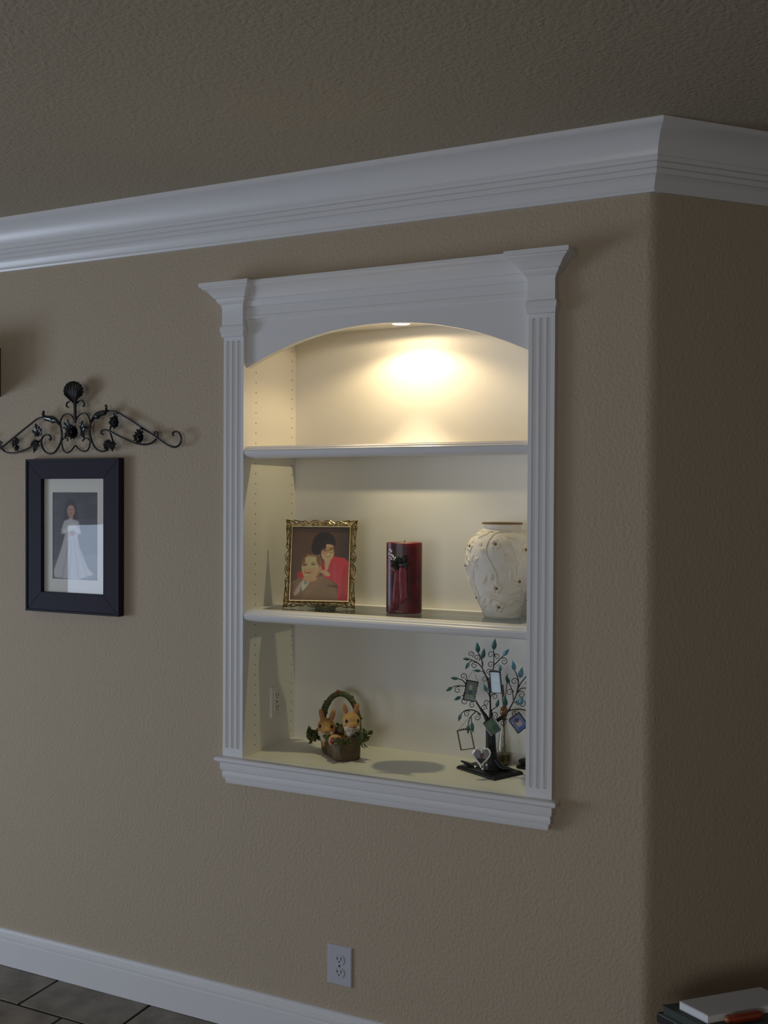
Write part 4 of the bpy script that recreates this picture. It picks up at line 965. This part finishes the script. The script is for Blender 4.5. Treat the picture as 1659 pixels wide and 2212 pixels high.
# ---------------------------------------------------------------- table corner with the books
BZ = .45
A_, B_, C__ = at(1467.5, 2162, z=BZ), at(1529, 2193, z=BZ), at(1642.6, 2131.7, z=BZ)
dirA = (C__-A_).normalized(); dB = (B_-A_)
Dv = C__+dB
t = thing('white_book', 'white hardcover book lying flat on top of the green book in the lower right corner', 'book', (A_+Dv)/2-V((0, 0, .021)))
def slab(P4, z0, z1, k_=0):
    c_ = sum(P4, V((0, 0, 0)))/4; q = [p+(p-c_)*k_ for p in P4]
    return [V((p.x, p.y, z0)) for p in q]+[V((p.x, p.y, z1)) for p in q]
P4 = [A_, B_, Dv, C__]
MB().hexa(slab(P4, BZ-.0035, BZ)).build('front_cover', 'book', t, smooth=False, bevel=.0008)
MB().hexa(slab(P4, BZ-.021, BZ-.018)).build('back_cover', 'book', t, smooth=False, bevel=.0008)
MB().hexa(slab(P4, BZ-.018, BZ-.0035, -.004)).build('page_block', 'pages', t, smooth=False)
G0 = [A_+V((-.035, .0, 0))-dB*.12, A_+V((-.035, 0, 0))+dB*1.7, Dv+dB*.5+dirA*.02, C__-dB*.10+dirA*.02]
t = thing('green_book', 'dark green book lying under the white book on the side table', 'book', (A_+Dv)/2-V((0, 0, .046)))
MB().hexa(slab(G0, BZ-.0245, BZ-.0212)).build('front_cover', 'greenbook', t, smooth=False, bevel=.001)
MB().hexa(slab(G0, BZ-.0460, BZ-.0430)).build('back_cover', 'greenbook', t, smooth=False, bevel=.001)
MB().hexa(slab(G0, BZ-.0430, BZ-.0245, -.03)).build('page_block', 'greenbook', t, smooth=False)
TZt = BZ-.0462
t = thing('side_table', 'dark wooden side table holding the books beside the angled wall', 'table', ((A_+Dv)/2).to_2d().to_3d())
G1 = [A_+V((-.05, .01, 0))-dB*.1, A_+V((-.05, .0, 0))+dB*4.0, Dv+dB*3.2+dirA*.22, C__-dB*.05+dirA*.22]
MB().hexa(slab(G1, TZt-.025, TZt)).build('table_top', 'table', t, smooth=False, bevel=.003)
cg1 = sum(G1, V((0, 0, 0)))/4
for p in G1:
    q = cg1+(p-cg1)*.85; MB().box((q.x-.018, q.y-.018, .001), (q.x+.018, q.y+.018, TZt-.025)).build('leg', 'table', t, smooth=False, bevel=.002)
rz = BZ-.0212; r0_ = at(1573, 2203, z=rz+.012); r1_ = at(1650, 2190, z=rz+.012)
t = thing('red_ornament', 'small glossy red-brown oblong ornament in front of the white book', 'ornament', V((r0_.x, r0_.y, rz)))
C_ = [r0_+(r1_-r0_)*i/10 for i in range(11)]
MB().tube(C_, [.004, .0095, .0108, .0105, .0105, .0108, .0105, .0108, .0105, .009, .003], 16).build('ornament_body', 'redglaze', t)
MB().ball(r0_+V((-.002, 0, 0)), .0075).build('end_highlight', mat('orange highlight', (.45, .13, .05), .2, coat=.8), t)  # lighter ball painted as the highlight on the ornament's left end

q0 = at(2, 690, y=0)
t = thing('wall_bracket', 'dark object on the tan wall, cut off by the left edge above the scroll ornament', 'wall decoration', V((q0.x-.12, 0, 2.0)))
MB().box((q0.x-.24, -.150, 2.025), (q0.x, -.130, 2.20)).build('front_panel', 'table', t, smooth=False, bevel=.003)
MB().box((q0.x-.24, -.132, 2.185), (q0.x, -.0005, 2.20)).build('top_board', 'table', t, smooth=False, bevel=.002)
MB().box((q0.x-.016, -.130, 2.025), (q0.x, -.0005, 2.185)).build('side_board', 'table', t, smooth=False, bevel=.002)

# ---------------------------------------------------------------- daylight through the left windows and an added front fill
def area(name, loc, rot, sx, sy, e, colr, spread=180):
    l = bpy.data.lights.new(name, 'AREA'); l.shape = 'RECTANGLE'; l.size = sx; l.size_y = sy; l.energy = e; l.color = colr; l.spread = math.radians(spread)
    o = bpy.data.objects.new(name, l); COL.objects.link(o); o.location = loc; o.rotation_euler = rot; return o
DAY = (.80, .90, 1.0)
def winlight(i, L_, col=None):
    y0, y1_, z0, z1 = WIN[i]; a = (y1_-y0)*(z1-z0)
    area('daylight_%d' % (i+1), (XL-.10, (y0+y1_)/2, (z0+z1)/2), (0, -PI/2, 0), z1-z0, y1_-y0, L_*a*PI, col or DAY)
winlight(0, 3.2, (.64, .80, 1.06)); winlight(1, 10.2, (.74, .86, 1.05))
area('daylight_3', (1.1, YF-.10, 1.55), (PI/2, 0, 0), 2.0, 1.3, 4.5*2.6*PI, (.98, .97, .96))  # added fill lamp, brightens the niche and right wall from the front
wd = bpy.data.worlds.new('world'); sc.world = wd; wd.use_nodes = True
wd.node_tree.nodes['Background'].inputs[0].default_value = (.5, .6, .75, 1); wd.node_tree.nodes['Background'].inputs[1].default_value = .6
